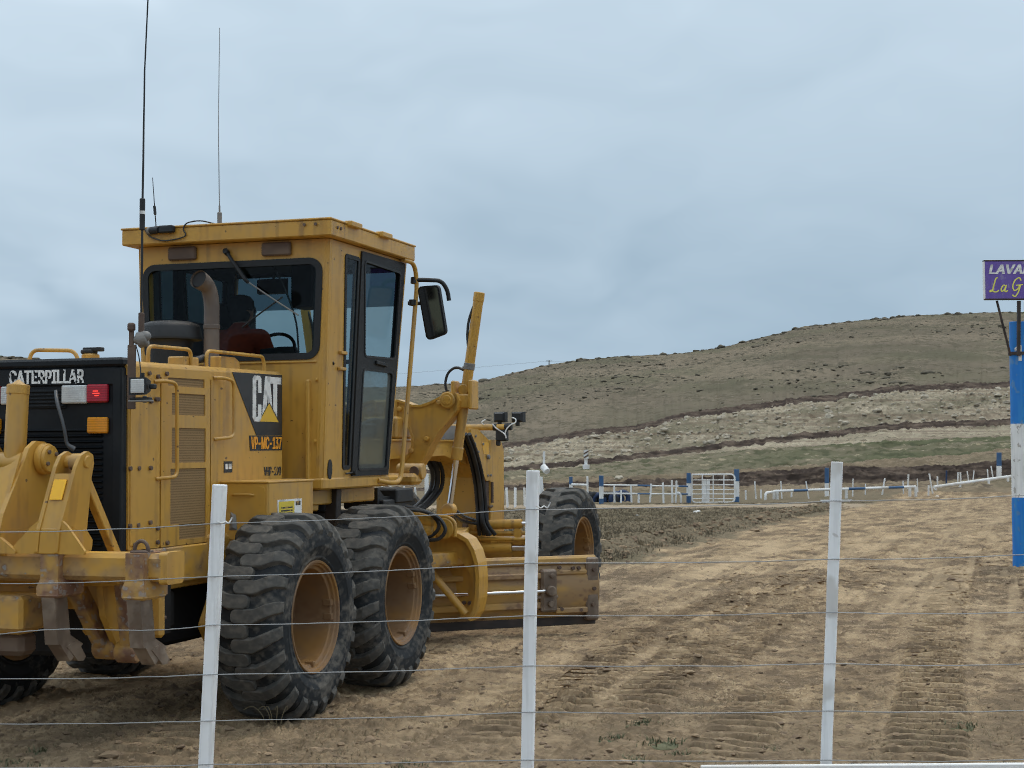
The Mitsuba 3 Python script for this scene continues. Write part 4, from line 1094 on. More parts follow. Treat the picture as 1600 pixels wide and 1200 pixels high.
G(f'{cb}__windscreen', sheet(sg.Polygon([(-0.725, 1.44), (0.725, 1.44), (0.745, fl - 0.06), (-0.745, fl - 0.06)]), [1.595, 0, 1.50], fu, fv), 'sun_strip_glass', False, label='darker sun strip across the top of the windscreen')
# roof
G(f'{cb}__roof', cat(bx(0.229, 1.895, -0.867, 0.867, 3.300, 3.418, 0.008), bx(0.221, 1.905, -0.873, 0.873, 3.416, 3.432, 0.005)), 'yellow_paint')
G(f'{cb}__headliner', bx(0.40, 1.80, -0.72, 0.72, 3.235, 3.30, 0.01), 'cab_trim')
for x in (0.62, 1.22):
    G(f'{cb}__roof_lug', bx(x - 0.10, x + 0.10, -0.905, -0.84, 3.405, 3.446, 0.006), 'yellow_paint')
for y0, y1 in ((0.285, 0.52), (-0.265, -0.50)):
    G(f'{cb}__rear_lamp', bx(CX - 0.035, CX, y0, y1, 3.182, 3.282, 0.010), 'rusty_brown', label='dark square work lamp above the rear window, %s of the two' % ('left' if y0 > 0 else 'right'))
G(f'{cb}__roof_bolts', cat(*[cyl([0.223, y, 3.385], [0.214, y, 3.385], 0.012, 8) for y in (-0.66, -0.75)], *[cyl([x, -0.866, 3.37], [x, -0.876, 3.37], 0.012, 8) for x in (0.34, 0.40)]), 'rusty_brown', kind='stuff')
# wiper
G(f'{cb}__wiper', cat(tube([(CX - 0.02, 0.03, 3.235), (CX - 0.04, -0.02, 3.17), (CX - 0.045, -0.14, 3.01), (CX - 0.03, -0.16, 2.99)], 0.014, 0.02, 8), cyl([CX, 0.03, 3.22], [CX - 0.04, 0.03, 3.235], 0.022, 12)), 'black_plastic')
G(f'{cb}__wiper', tube([(CX - 0.035, -0.15, 3.00), (CX - 0.02, -0.36, 2.86), (CX - 0.012, -0.56, 2.735)], 0.006, 0.02, 6), 'grey_metal')
G(f'{cb}__wiper', tube([(CX - 0.012, -0.43, 2.875), (CX - 0.012, -0.24, 2.755), (CX - 0.012, -0.10, 2.66)], 0.006, 0.02, 6), 'black_plastic')
# roof gear
G(f'{cb}__beacon_camera', cat(cyl([0.215, 0.62, 3.40], [0.19, 0.52, 3.402], 0.028, 14, 0.005), bx(0.17, 0.222, 0.40, 0.52, 3.375, 3.43, 0.008)), 'black_plastic')
G(f'{cb}__beacon_camera', cyl([0.215, 0.63, 3.40], [0.213, 0.60, 3.40], 0.03, 14, 0.004), 'grey_metal')
G(f'{cb}__roof_cable', tube([(0.23, 0.70, 3.44), (0.21, 0.66, 3.42), (0.212, 0.62, 3.355), (0.215, 0.50, 3.315), (0.215, 0.36, 3.330), (0.218, 0.30, 3.352), (0.216, 0.34, 3.40), (0.218, 0.31, 3.445), (0.26, 0.22, 3.468), (0.35, 0.10, 3.437)], 0.0055, 0.05, 6), 'black_hose', 40)
G('antenna', cat(tube([(0.50, 0.183, 3.43), (0.5, 0.183, 3.56), (0.5, 0.196, 4.2), (0.5, 0.188, 4.98)], [0.004, 0.004, 0.0032, 0.0028], 0, 6), cyl([0.5, 0.183, 3.43], [0.5, 0.183, 3.56], 0.018, 14, 0.005), cyl([0.5, 0.183, 3.56], [0.5, 0.184, 3.61], 0.007, 8)), 'grey_metal', 40, label='thin grey whip antenna standing on the cab roof')
G('antenna', cat(tube([(0.45, 0.70, 3.43), (0.45, 0.705, 3.50), (0.45, 0.735, 3.85)], [0.005, 0.005, 0.003], 0, 6), cyl([0.45, 0.71, 3.56], [0.45, 0.718, 3.63], 0.011, 10, 0.003), cyl([0.45, 0.70, 3.43], [0.45, 0.702, 3.47], 0.02, 10, 0.004)), 'black_plastic', 40, label='short black antenna at the left end of the cab roof')
# inside
G(f'{cb}__seat', cat(bx(0.72, 1.22, 0.0, 0.50, 1.96, 2.10, 0.05), hull([(x, y, z) for x, z in ((0.70, 2.05), (0.84, 2.05), (0.60, 2.44), (0.70, 2.47)) for y in (0.01, 0.49)]), bx(0.85, 1.1, 0.11, 0.39, 1.53, 1.98, 0.03), hull([(x, y, z) for x, z in ((0.70, 2.2), (1.2, 2.2), (0.72, 2.52), (1.05, 2.56)) for y in (-0.17, -0.05)] + [(0.8, -0.01, 2.2), (0.8, -0.01, 2.05)])), 'seat_cloth', label='dark driver seat with an armrest')
G(f'{cb}__console', cat(hull([(x, y, z) for x, y, z in ((1.40, -0.14, 1.53), (1.58, -0.14, 1.53), (1.36, -0.12, 2.34), (1.46, -0.12, 2.40), (1.40, 0.34, 1.53), (1.58, 0.34, 1.53), (1.36, 0.32, 2.34), (1.46, 0.32, 2.40))]), *[tube([(1.34, y, 2.30), (1.24, y, 2.52)], 0.011, 0, 8) for y in (-0.10, -0.05, 0.0, 0.24, 0.29)], *[cyl([1.25, y, 2.50], [1.225, y, 2.56], 0.018, 10) for y in (-0.10, -0.05, 0.0, 0.24, 0.29)]), 'cab_trim')
ring = np.array([[1.27 + 0.19 * math.cos(a) * 0.55, 0.12 + 0.19 * math.sin(a), 2.53 + 0.19 * math.cos(a) * 0.83] for a in np.linspace(0, 2 * PI, 33)])
G(f'{cb}__steering_wheel', cat(tube(ring, 0.014, 0, 8, cap=False), tube([(1.38, 0.12, 2.40), (1.27, 0.12, 2.53)], 0.02, 0, 8), *[tube([(1.27, 0.12, 2.53), ring[k]], 0.01, 0, 6) for k in (4, 14, 24)]), 'cab_trim')
G(f'{cb}__inner_mirror', cat(hull([(1.62, y, z) for y in (0.155, 0.42) for z in (3.04, 3.17)] + [(1.60, y, z) for y in (0.145, 0.43) for z in (3.05, 3.16)]), tube([(1.62, 0.29, 3.17), (1.66, 0.27, 3.25)], 0.01, 0, 6)), 'black_plastic')
G(f'{cb}__roof_console', bx(1.10, 1.35, -0.31, -0.12, 2.87, 3.24, 0.015), 'cab_trim')
G(f'{cb}__left_console', cat(bx(0.45, 1.30, 0.52, 0.70, 1.53, 2.75, 0.02), bx(1.30, 1.62, 0.44, 0.70, 1.53, 2.95, 0.02)), 'cab_trim')
G(f'{cb}__cable', tube([(0.45, -0.25, 3.2), (0.44, -0.40, 2.95), (0.43, -0.50, 2.70), (0.43, -0.52, 2.40)], 0.007, 0.1, 6), 'black_hose')
G(f'{cb}__inner_post', cat(bar([0.42, -0.66, 2.4], [0.42, -0.69, 3.2], 0.05, 0.05), bar([0.42, 0.66, 2.4], [0.42, 0.69, 3.2], 0.07, 0.05)), 'cab_trim')
# grab pipe and mirror
G(f'{cb}__grab_pipe', tube([(1.70, -0.84, 3.29), (1.90, -0.86, 3.285), (1.955, -0.86, 3.12), (1.64, -0.85, 1.60), (1.60, -0.85, 1.50), (1.47, -0.85, 1.475), (1.36, -0.76, 1.50)], 0.0185, 0.09, 12), 'yellow_paint', 40)
mr = num('mirror')
labels[f'{GR}__{mr}'] = {'label': 'black framed wing mirror on the grab pipe'}
mc = np.array([(1.863, -0.904, 3.075), (1.820, -1.090, 3.077), (1.854, -1.142, 2.695), (1.899, -0.970, 2.648)])
mn = np.array([-1.0, 0.23, -0.12]); mn /= np.linalg.norm(mn)
mo = mc.mean(0); mu = np.cross([0, 0, 1.0], mn); mu /= np.linalg.norm(mu); mv = np.cross(mn, mu)
sh = poly([((q - mo) @ mu, (q - mo) @ mv) for q in mc], 0.03)
G(f'{mr}__housing', plate(sh.buffer(0.010), mo, mu, mv, 0.03, -0.034), 'black_plastic')
G(f'{mr}__glass', plate(sh.buffer(-0.006), mo, mu, mv, 0.003, -0.003), 'mirror_glass', False)
G(f'{mr}__arm', cat(tube([(1.93, -0.82, 3.145), (1.95, -0.90, 3.150), (2.02, -1.05, 3.145), (2.06, -1.09, 3.07), (2.07, -1.10, 2.98)], 0.018, 0.06, 10), tube([(1.90, -0.80, 2.955), (1.95, -0.90, 2.955), (2.02, -0.96, 2.95)], 0.016, 0.03, 10), cyl([1.94, -0.84, 3.12], [1.945, -0.84, 3.17], 0.03, 12), cyl([1.90, -0.84, 2.935], [1.905, -0.84, 2.98], 0.03, 12)), 'black_plastic', 40)

# ---- under the cab
G('cab_base', cat(bx(0.40, 1.62, -0.62, 0.62, 1.335, 1.452, 0.01), bx(0.35, 0.60, -0.60, -0.40, 1.29, 1.45, 0.01)), 'yellow_paint')
G('cab_support', bar([0.83, -0.62, 1.455], [0.83, -0.60, 1.0], 0.09, 0.09), 'dark_steel')
G('cab_support', bar([1.3, 0.5, 1.4], [1.3, 0.5, 0.9], 0.09, 0.09), 'dark_steel')
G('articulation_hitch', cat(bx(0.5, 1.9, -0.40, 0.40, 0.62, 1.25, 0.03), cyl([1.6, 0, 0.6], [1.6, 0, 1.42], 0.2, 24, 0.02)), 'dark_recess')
G('valve_block', cat(bx(1.72, 2.20, -0.66, -0.30, 1.26, 1.335, 0.01), bx(1.95, 2.32, -0.68, -0.35, 1.30, 1.42, 0.012), prism_xz([(1.68, 1.44), (1.68, 1.30), (2.0, 1.30), (1.95, 1.36), (1.82, 1.36)], -0.62, -0.58, 0.006)), 'black_plastic')

# ---- main frame, front bolster
G('main_frame', cat(prism_xz([(1.35, 1.30), (1.9, 1.30), (2.3, 1.44), (3.1, 1.66), (4.5, 1.685), (5.1, 1.60), (5.3, 1.55), (5.3, 1.82), (1.95, 1.825), (1.35, 1.70)], -0.15, 0.15, 0.04)), 'yellow_paint')
G('main_frame', cat(bx(1.95, 5.0, -0.17, 0.17, 1.822, 1.842, 0.004)), 'yellow_paint', label='top flange of the main frame beam')
G('hose_cover', hull([(x, y, z) for x, z in ((4.3, 1.845), (5.1, 1.845), (4.42, 1.985), (5.0, 1.985)) for y in (-0.17, 0.24)]), 'grey_metal')
fb = num('front_bolster')
labels[f'{GR}__{fb}'] = {'label': 'yellow front bolster with hoses hung on both edges'}
G(f'{fb}__arch', prism_xz([(5.0, 1.835), (5.98, 1.835), (5.98, 0.80), (5.30, 0.80), (5.30, 1.45), (5.16, 1.60)], -0.22, 0.235, 0.02), 'yellow_paint')
G(f'{fb}__front_column', cat(prism_xz([(5.535, 1.845), (5.88, 1.845), (5.99, 1.74), (5.99, 0.72), (5.535, 0.72)], -0.285, 0.285, 0.01)), 'yellow_paint')
G(f'{fb}__side_plate', prism_xz([(4.90, 1.955), (5.10, 1.955), (5.46, 1.84), (5.53, 1.60), (5.53, 1.415), (5.37, 1.415), (4.90, 1.79)], -0.295, -0.265, 0.01), 'yellow_paint')
G(f'{fb}__patch', prism_xz([(5.22, 1.82), (5.44, 1.815), (5.46, 1.68), (5.28, 1.70)], -0.2985, -0.294, 0.02), 'bright_yellow_paint', label='repainted brighter yellow patch on the front bolster')
G(f'{fb}__bolt_heads', cat(*[cyl([x, -0.294, z], [x, -0.31, z], 0.014, 8) for x, z in ((5.02, 1.88), (5.0, 1.80), (5.25, 1.80), (5.41, 1.47), (5.50, 1.47), (5.10, 1.72))], cyl([5.40, -0.295, 1.665], [5.40, -0.325, 1.665], 0.026, 12, 0.006)), 'grey_metal', kind='stuff')
G(f'{fb}__side_recess', cat(bx(5.44, 5.535, -0.268, -0.225, 0.90, 1.41, 0.004)), 'rusty_brown')
G(f'{fb}__door_hinge', cat(cyl([5.56, -0.295, 1.18], [5.56, -0.295, 1.40], 0.016, 10), bx(5.48, 5.58, -0.30, -0.28, 1.13, 1.155, 0.004)), 'rusty_brown')
G(f'{fb}__valve', cat(bx(5.22, 5.31, 0.02, 0.12, 0.98, 1.12, 0.01), bx(5.24, 5.31, -0.12, -0.07, 0.90, 1.05, 0.01)), 'rusty_brown')
for k, (dy, dx) in enumerate(((0, 0), (0.035, 0.03), (-0.03, 0.05), (0.06, -0.02))):
    G(f'{fb}__hose', tube([(4.62 + dx, 0.20 + dy, 1.90), (4.80 + dx, 0.14 + dy, 1.74), (5.02 + dx, 0.10 + dy, 1.52), (5.06 + dx, 0.13 + dy, 1.34), (4.85 + dx, 0.17 + dy, 1.20), (4.4 + dx, 0.20 + dy, 1.08), (3.9, 0.1, 0.98)], 0.021, 0.2, 8), 'black_hose', 40)
for k, (dy, dx) in enumerate(((0, 0), (-0.035, 0.03), (0.03, 0.05), (-0.02, -0.04), (0.045, 0.0))):
    G(f'{fb}__hose', tube([(4.70 + dx, -0.30 + dy, 1.90), (4.92 + dx, -0.30 + dy, 1.72), (5.12 + dx, -0.30 + dy, 1.45), (5.17 + dx, -0.31 + dy, 1.15), (5.16 + dx, -0.32 + dy, 0.98), (5.22 + dx, -0.36 + dy * 2, 0.86)], 0.021, 0.2, 8), 'black_hose', 40)
lb = num('light_bar')
labels[f'{GR}__{lb}'] = {'label': 'yellow bar with two black headlights in front'}
G(f'{lb}__bar', cat(cyl([5.6, 0.44, 1.978], [5.6, -0.44, 1.978], 0.033, 18, 0.006), bx(5.57, 5.63, -0.10, 0.10, 1.84, 1.975, 0.008)), 'yellow_paint')
G(f'{lb}__clamp', cat(cyl([5.6, -0.30, 1.978], [5.6, -0.34, 1.978], 0.038, 16), cyl([5.6, -0.43, 1.978], [5.6, -0.50, 1.985], 0.040, 16), bx(5.57, 5.66, -0.45, -0.33, 1.83, 1.95, 0.01), bx(5.58, 5.64, -0.37, -0.33, 1.78, 1.84, 0.01)), 'black_plastic')
for y in (-0.355, -0.555, 0.36, 0.54):
    G(f'{lb}__headlight', cat(hull([(5.60, y + a * 0.040, 2.085 + b * 0.035) for a in (-1, 1) for b in (-1, 1)] + [(5.71, y + a * 0.068, 2.085 + b * 0.055) for a in (-1, 1) for b in (-1, 1)] + [(5.63, y + a * 0.062, 2.085 + b * 0.052) for a in (-1, 1) for b in (-1, 1)]), bx(5.62, 5.66, y - 0.02, y + 0.02, 1.99, 2.05, 0.004)), 'black_plastic')
    G(f'{lb}__headlight_lens', bx(5.705, 5.716, y - 0.06, y + 0.06, 2.036, 2.134, 0.003), 'lens_clear')
G(f'{lb}__cable', cat(tube([(5.59, -0.20, 2.0), (5.56, -0.17, 2.03), (5.57, -0.22, 2.06)], 0.007, 0.03, 6), tube([(5.57, -0.30, 2.01), (5.55, -0.34, 1.97), (5.55, -0.42, 1.92), (5.54, -0.45, 1.90), (5.54, -0.46, 1.86)], 0.007, 0.04, 6), tube([(5.55, -0.44, 1.90), (5.55, -0.46, 1.96), (5.55, -0.52, 2.01), (5.57, -0.555, 2.02), (5.58, -0.56, 2.06), (5.59, -0.51, 2.08)], 0.007, 0.04, 6)), 'white_letter', 40)
# front axle
fa = num('front_axle')
G(f'{fa}__beam', cat(prism_yz([(-0.80, 0.60), (-0.80, 0.78), (-0.3, 0.86), (0.3, 0.86), (0.8, 0.78), (0.8, 0.60), (0.3, 0.55), (-0.3, 0.55)], 5.75, 5.99, 0.02), *[cyl([AXF, s * 0.72, 0.66], [AXF, s * 0.98, 0.66], 0.11, 20, 0.01) for s in (-1, 1)]), 'yellow_paint')
for s in (-1, 1):
    G(f'{fa}__steering_cylinder', cat(cyl([5.30, s * 0.20, 0.955], [5.32, s * 0.70, 0.975], 0.050, 20, 0.006)), 'yellow_paint')
    G(f'{fa}__lean_cylinder', cat(cyl([5.30, s * 0.10, 0.712], [5.30, s * 0.60, 0.726], 0.056, 20, 0.006)), 'yellow_paint')
    G(f'{fa}__piston_rod', cyl([5.32, s * 0.70, 0.975], [5.36, s * 0.92, 0.975], 0.022, 14), 'chrome', 40)
    G(f'{fa}__piston_rod', cyl([5.30, s * 0.60, 0.726], [5.34, s * 0.86, 0.73], 0.028, 14), 'chrome', 40)
    G(f'{fa}__steering_arm', cat(bar([5.34, s * 0.80, 0.76], [5.62, s * 0.84, 0.76], 0.06, 0.12), cyl([5.36, s * 0.86, 0.66], [5.36, s * 0.86, 0.82], 0.06, 16, 0.01)), 'yellow_paint')
G(f'{fa}__tie_rod', cat(cyl([5.30, 0.8, 0.862], [5.30, -0.80, 0.882], 0.021, 14), cyl([5.28, -0.66, 0.88], [5.32, -0.66, 0.88], 0.05, 14), bx(5.25, 5.45, -0.75, -0.25, 0.80, 0.835, 0.01)), 'yellow_paint', 40)

# ---- lift arms and cylinders
armp = [(-0.10, 2.215), (-0.19, 2.19), (-0.27, 2.160), (-0.352, 2.156), (-0.45, 2.186), (-0.545, 2.232), (-0.575, 2.265), (-0.62, 2.275), (-0.70, 2.26), (-0.74, 2.19), (-0.71, 2.10), (-0.62, 2.00), (-0.53, 1.905), (-0.458, 1.800), (-0.40, 1.69), (-0.32, 1.575), (-0.20, 1.535), (-0.12, 1.535), (-0.16, 1.62), (-0.225, 1.70), (-0.262, 1.78), (-0.262, 1.86), (-0.235, 1.93), (-0.20, 1.99), (-0.10, 2.03)]
for s in (1, -1):
    la = num('lift_arm')
    q = [(s * y, z) for y, z in armp]
    labels[f'{GR}__{la}'] = {'label': '%s lift arm casting' % ('right' if s > 0 else 'left')}
    G(f'{la}__casting', cat(prism_yz(q, 3.34, 3.50, 0.02)), 'yellow_paint')
    G(f'{la}__flange', cat(plate(poly(q, 0.02).difference(poly(q, 0.02).buffer(-0.022)), [3.325, 0, 0], [0, 1, 0], [0, 0, 1], 0.19)), 'yellow_paint')
    G(f'{la}__pivot_cap', cat(cyl([3.30, s * -0.622, 2.195], [3.35, s * -0.622, 2.195], 0.074, 28, 0.008), cyl([3.288, s * -0.622, 2.195], [3.31, s * -0.622, 2.195], 0.046, 24, 0.005), *[cyl([3.28, s * -0.622 + 0.022 * math.cos(a), 2.195 + 0.022 * math.sin(a)], [3.29, s * -0.622 + 0.022 * math.cos(a), 2.195 + 0.022 * math.sin(a)], 0.008, 6) for a in (0.5, 2.6, 4.7)]), 'yellow_paint')
    G(f'{la}__bolt_heads', cat(*[cyl([3.30, s * y, z], [3.345, s * y, z], 0.022, 14, 0.005) for y, z in ((-0.15, 2.12), (-0.415, 1.845), (-0.262, 1.735), (-0.54, 2.175))]), 'worn_yellow_paint', kind='stuff')
    a, b = np.array([3.46, s * -0.888, 3.19]), np.array([3.46, s * -0.585, 1.19])
    d = (b - a) / np.linalg.norm(b - a)
    lc = num('lift_cylinder')
    labels[f'{GR}__{lc}'] = {'label': '%s blade lift cylinder leaning outwards at the top' % ('right' if s > 0 else 'left')}
    G(f'{lc}__barrel', cat(cyl(a + d * 0.02, a + d * 1.54, 0.047, 24, 0.004), cyl(a, a + d * 0.09, 0.051, 24, 0.006), cyl(a + d * 1.44, a + d * 1.56, 0.054, 24, 0.006)), 'yellow_paint', 40)
    G(f'{lc}__collar', cat(cyl(a + d * 0.66, a + d * 0.72, 0.053, 24, 0.003), bx(3.42, 3.50, s * -0.73, s * -0.735 - s * 0.06, 2.48, 2.51, 0.004)), 'grey_metal')
    G(f'{lc}__piston_rod', cyl(a + d * 1.55, b, 0.026, 20), 'chrome', 40)
    G(f'{lc}__rod_eye', cat(cyl(b + [-0.06, 0, 0], b + [0.06, 0, 0], 0.06, 18, 0.01)), 'worn_yellow_paint')
    c = a + d * 0.98
    G(f'{lc}__trunnion', cat(bx(3.38, 3.54, c[1] - 0.075, c[1] + 0.075, c[2] - 0.10, c[2] + 0.03, 0.012), bx(3.36, 3.56, c[1] - 0.10, c[1] - 0.062, c[2] - 0.11, c[2] + 0.16, 0.012), bx(3.36, 3.52, c[1] + 0.068, c[1] + 0.105, c[2] + 0.01, c[2] + 0.155, 0.012), cyl([3.44, c[1] + 0.02, c[2] - 0.02], [3.44, c[1] + 0.12, c[2] - 0.03], 0.055, 18), cyl([3.41, c[1], c[2] + 0.07], [3.50, c[1] - 0.0, c[2] + 0.075], 0.052, 18, 0.006)), 'yellow_paint')
    G(f'{lc}__hose', tube([(3.46, s * -0.60, 2.20), (3.46, s * -0.540, 2.34), (3.46, s * -0.575, 2.46), (3.45, s * -0.66, 2.51), (3.45, s * -0.745, 2.47)], 0.013, 0.09, 8), 'black_hose', 40)
    G(f'{lc}__hose', tube([(3.44, s * -0.800, 2.60), (3.44, s * -0.770, 2.76), (3.44, s * -0.785, 2.93), (3.44, s * -0.835, 3.06), (3.45, s * -0.875, 3.12)], 0.013, 0.09, 8), 'black_hose', 40)
G('saddle', cat(bx(3.36, 3.50, -0.24, 0.24, 1.50, 1.70, 0.02), bx(3.37, 3.49, -0.14, 0.14, 2.02, 2.21, 0.02), bx(3.2, 3.6, -0.175, 0.175, 1.845, 2.05, 0.02)), 'yellow_paint')
G('hose_bundle', cat(*[tube([(2.2, -0.12 + 0.04 * k, 1.86), (2.6, -0.16 + 0.04 * k, 2.02 - 0.02 * k), (3.1, -0.12 + 0.04 * k, 2.0), (3.35, -0.10 + 0.04 * k, 1.95)], 0.016, 0.2, 7) for k in range(5)], bx(2.3, 2.7, -0.19, -0.05, 1.86, 1.98, 0.02)), 'black_hose', 40)
G('side_boss', cat(cyl([2.62, -0.42, 1.555], [2.62, -0.66, 1.555], 0.070, 24, 0.008), bx(2.45, 2.66, -0.64, -0.2, 1.44, 1.54, 0.03), bx(2.2, 2.62, -0.50, -0.16, 1.46, 1.53, 0.02)), 'yellow_paint')
G('side_boss', cat(cyl([2.545, -0.595, 1.555], [2.56, -0.597, 1.555], 0.046, 20)), 'rusty_brown', label='dark pin in the boss beside the cab')

# ---- drawbar, circle, blade
G('circle_ring', lathe([(0.60, 0.70), (0.76, 0.70), (0.77, 0.72), (0.77, 0.80), (0.76, 0.82), (0.60, 0.82), (0.60, 0.70)], [3.3, 0, 0], [0, 0, 1], 64), 'worn_yellow_paint')
G('drawbar', cat(bar([5.45, 0, 0.86], [3.7, -0.55, 0.90], 0.16, 0.14), bar([5.45, 0, 0.86], [3.7, 0.55, 0.90], 0.16, 0.14), bar([3.45, -0.62, 0.92], [3.45, 0.62, 0.92], 0.12, 0.2, (0, 0, 1))), 'yellow_paint')
G('centre_shift_cylinder', cat(cyl([3.0, -0.05, 1.265], [3.0, -0.63, 1.095], 0.062, 22, 0.008), cyl([3.0, -0.36, 1.02], [3.0, -0.62, 1.01], 0.07, 22, 0.01), cyl([3.02, -0.69, 1.04], [3.06, -0.69, 1.04], 0.095, 26, 0.008)), 'yellow_paint')
G('centre_shift_cylinder', cyl([3.0, -0.34, 1.178], [3.0, -0.355, 1.174], 0.065, 22), 'grey_metal', label='grey ring on the centre shift cylinder')
for k, pts in enumerate(([(2.7, -0.25, 1.27), (2.9, -0.45, 1.23), (2.95, -0.62, 1.17), (2.95, -0.69, 1.06), (2.95, -0.62, 0.98), (2.95, -0.5, 0.95)], [(2.7, -0.30, 1.23), (2.9, -0.56, 1.20), (2.93, -0.70, 1.13), (2.93, -0.755, 1.03), (2.93, -0.69, 0.945), (2.93, -0.5, 0.935), (2.93, -0.3, 0.955)], [(3.6, -0.55, 1.22), (4.0, -0.45, 1.16), (4.5, -0.35, 1.08), (5.0, -0.3, 1.02)], [(3.6, -0.5, 1.2), (4.0, -0.42, 1.12), (4.6, -0.3, 1.03), (5.1, -0.28, 0.98)])):
    G('loose_hose', tube(pts, 0.017, 0.12, 8), 'black_hose', 40)
cbk = num('circle_bracket')
labels[f'{GR}__{cbk}'] = {'label': 'curved yellow bracket carrying the blade'}
out = [(-0.30, 0.955), (-0.70, 0.978), (-0.80, 0.968), (-0.875, 0.925), (-0.930, 0.84), (-0.962, 0.73), (-0.975, 0.60), (-0.968, 0.42), (-0.945, 0.31), (-0.90, 0.235), (-0.84, 0.225), (-0.835, 0.30), (-0.885, 0.36), (-0.90, 0.46), (-0.905, 0.56), (-0.86, 0.66), (-0.78, 0.76), (-0.70, 0.815), (-0.55, 0.815), (-0.30, 0.80)]
bp = poly([(y, z) for y, z in out], 0.008)
G(f'{cbk}__web', plate(bp, [3.20, 0, 0], [0, 1, 0], [0, 0, 1], 0.035), 'yellow_paint')
band = sg.LineString([(-0.30, 0.962), (-0.70, 0.985), (-0.80, 0.973), (-0.88, 0.930), (-0.937, 0.84), (-0.970, 0.73), (-0.983, 0.60), (-0.975, 0.42), (-0.95, 0.30), (-0.90, 0.225)]).buffer(0.018, cap_style='flat', join_style='round')
G(f'{cbk}__flange', plate(band, [3.10, 0, 0], [0, 1, 0], [0, 0, 1], 0.24), 'yellow_paint', 40)
G(f'{cbk}__guard_pipe', tube([(3.04, -0.52, 1.145), (3.04, -0.72, 1.145), (3.04, -0.795, 1.10), (3.04, -0.795, 0.97)], 0.016, 0.08, 10), 'yellow_paint', 40)
G(f'{cbk}__brace', cyl([3.10, -0.47, 0.72], [3.12, -0.865, 0.275], 0.034, 18), 'yellow_paint', 40)
G(f'{cbk}__back_plate', cat(prism_yz([(-0.50, 0.70), (-0.84, 0.70), (-0.93, 0.52), (-0.93, 0.28), (-0.84, 0.235), (-0.50, 0.265)], 3.42, 3.46, 0.01), bx(3.40, 3.44, -0.80, -0.70, 0.20, 0.30, 0.01)), 'yellow_paint')
G(f'{cbk}__bolt_heads', cat(*[cyl([3.39, y, 0.345], [3.43, y, 0.345], 0.018, 8) for y in (-0.745, -0.80)]), 'rusty_brown', kind='stuff')

BA = math.radians(40)
be = np.array([-math.sin(BA), math.cos(BA), 0]); bn = np.array([-math.cos(BA), -math.sin(BA), 0])     # along the blade to its left end; backwards
B0 = np.array([4.42, -1.715, 0])
bl = num('blade')
labels[f'{GR}__{bl}'] = {'label': 'long worn grading blade set at an angle near the ground'}


def bp3(e, n, z):
    return B0 + be * e + bn * n + np.array([0, 0, z])


def blade_box(e0, e1, n0, n1, z0, z1, b=0.006):
    m = bx(e0, e1, n0, n1, z0, z1, b)
    M = np.eye(4); M[:3, 0] = be; M[:3, 1] = bn; M[:3, 2] = [0, 0, 1]; M[:3, 3] = B0
    m.apply_transform(M)
    if np.linalg.det(M[:3, :3]) < 0:
        m.invert()
    return m


cur = [(0.00, 0.15), (0.045, 0.22), (0.085, 0.32), (0.098, 0.43), (0.085, 0.54), (0.05, 0.64), (0.005, 0.725)]
pp = cur + [(n - 0.028, z + (0.006 if z > .7 else 0)) for n, z in cur[::-1]]
G(f'{bl}__moldboard', plate(poly(pp), B0, bn, [0, 0, 1], 3.62) if np.dot(np.cross(bn, [0, 0, 1]), be) > 0 else plate(poly(pp), B0 + be * 3.62, bn, [0, 0, 1], 3.62), 'blade_paint', 25)
G(f'{bl}__cutting_edge', blade_box(0.0, 3.62, -0.030, 0.004, 0.075, 0.20, 0.004), 'dark_steel')
G(f'{bl}__top_rail', blade_box(0.02, 3.6, 0.015, 0.075, 0.655, 0.722, 0.012), 'blade_paint')
G(f'{bl}__slide_rail', blade_box(0.60, 3.2, 0.07, 0.135, 0.535, 0.585, 0.008), 'blade_paint')
G(f'{bl}__slide_rail', blade_box(0.60, 3.2, 0.06, 0.125, 0.255, 0.315, 0.008), 'blade_paint')
G(f'{bl}__side_shift_rod', cyl(bp3(0.50, 0.15, 0.42), bp3(2.2, 0.15, 0.42), 0.017, 16), 'chrome', 40)
G(f'{bl}__rod_bracket', cat(blade_box(0.46, 0.62, 0.06, 0.155, 0.22, 0.62, 0.02), cyl(bp3(0.54, 0.14, 0.42), bp3(0.54, 0.21, 0.42), 0.05, 18, 0.01), cyl(bp3(0.535, 0.15, 0.30), bp3(0.535, 0.185, 0.30), 0.03, 12, 0.006), cyl(bp3(0.52, 0.15, 0.56), bp3(0.52, 0.175, 0.56), 0.022, 10, 0.005), blade_box(0.44, 0.66, 0.05, 0.13, 0.345, 0.375, 0.008)), 'worn_steel')
G(f'{bl}__end_plate', cat(blade_box(0.0, 0.13, 0.0, 0.09, 0.12, 0.715, 0.015)), 'worn_steel')
G(f'{bl}__stiffener', cat(blade_box(0.13, 0.46, 0.05, 0.115, 0.20, 0.25, 0.008), blade_box(0.13, 0.46, 0.06, 0.10, 0.56, 0.60, 0.008)), 'blade_paint')
G(f'{bl}__bolt_heads', cat(*[cyl(bp3(e, 0.02 + (0.07 if z > .5 else 0.05), z), bp3(e, 0.12, z), 0.018, 8) for e, z in ((0.22, 0.62), (0.28, 0.62), (0.42, 0.63), (0.06, 0.60), (0.06, 0.42), (0.07, 0.27), (0.20, 0.225), (0.40, 0.24))]), 'rusty_brown', kind='stuff')

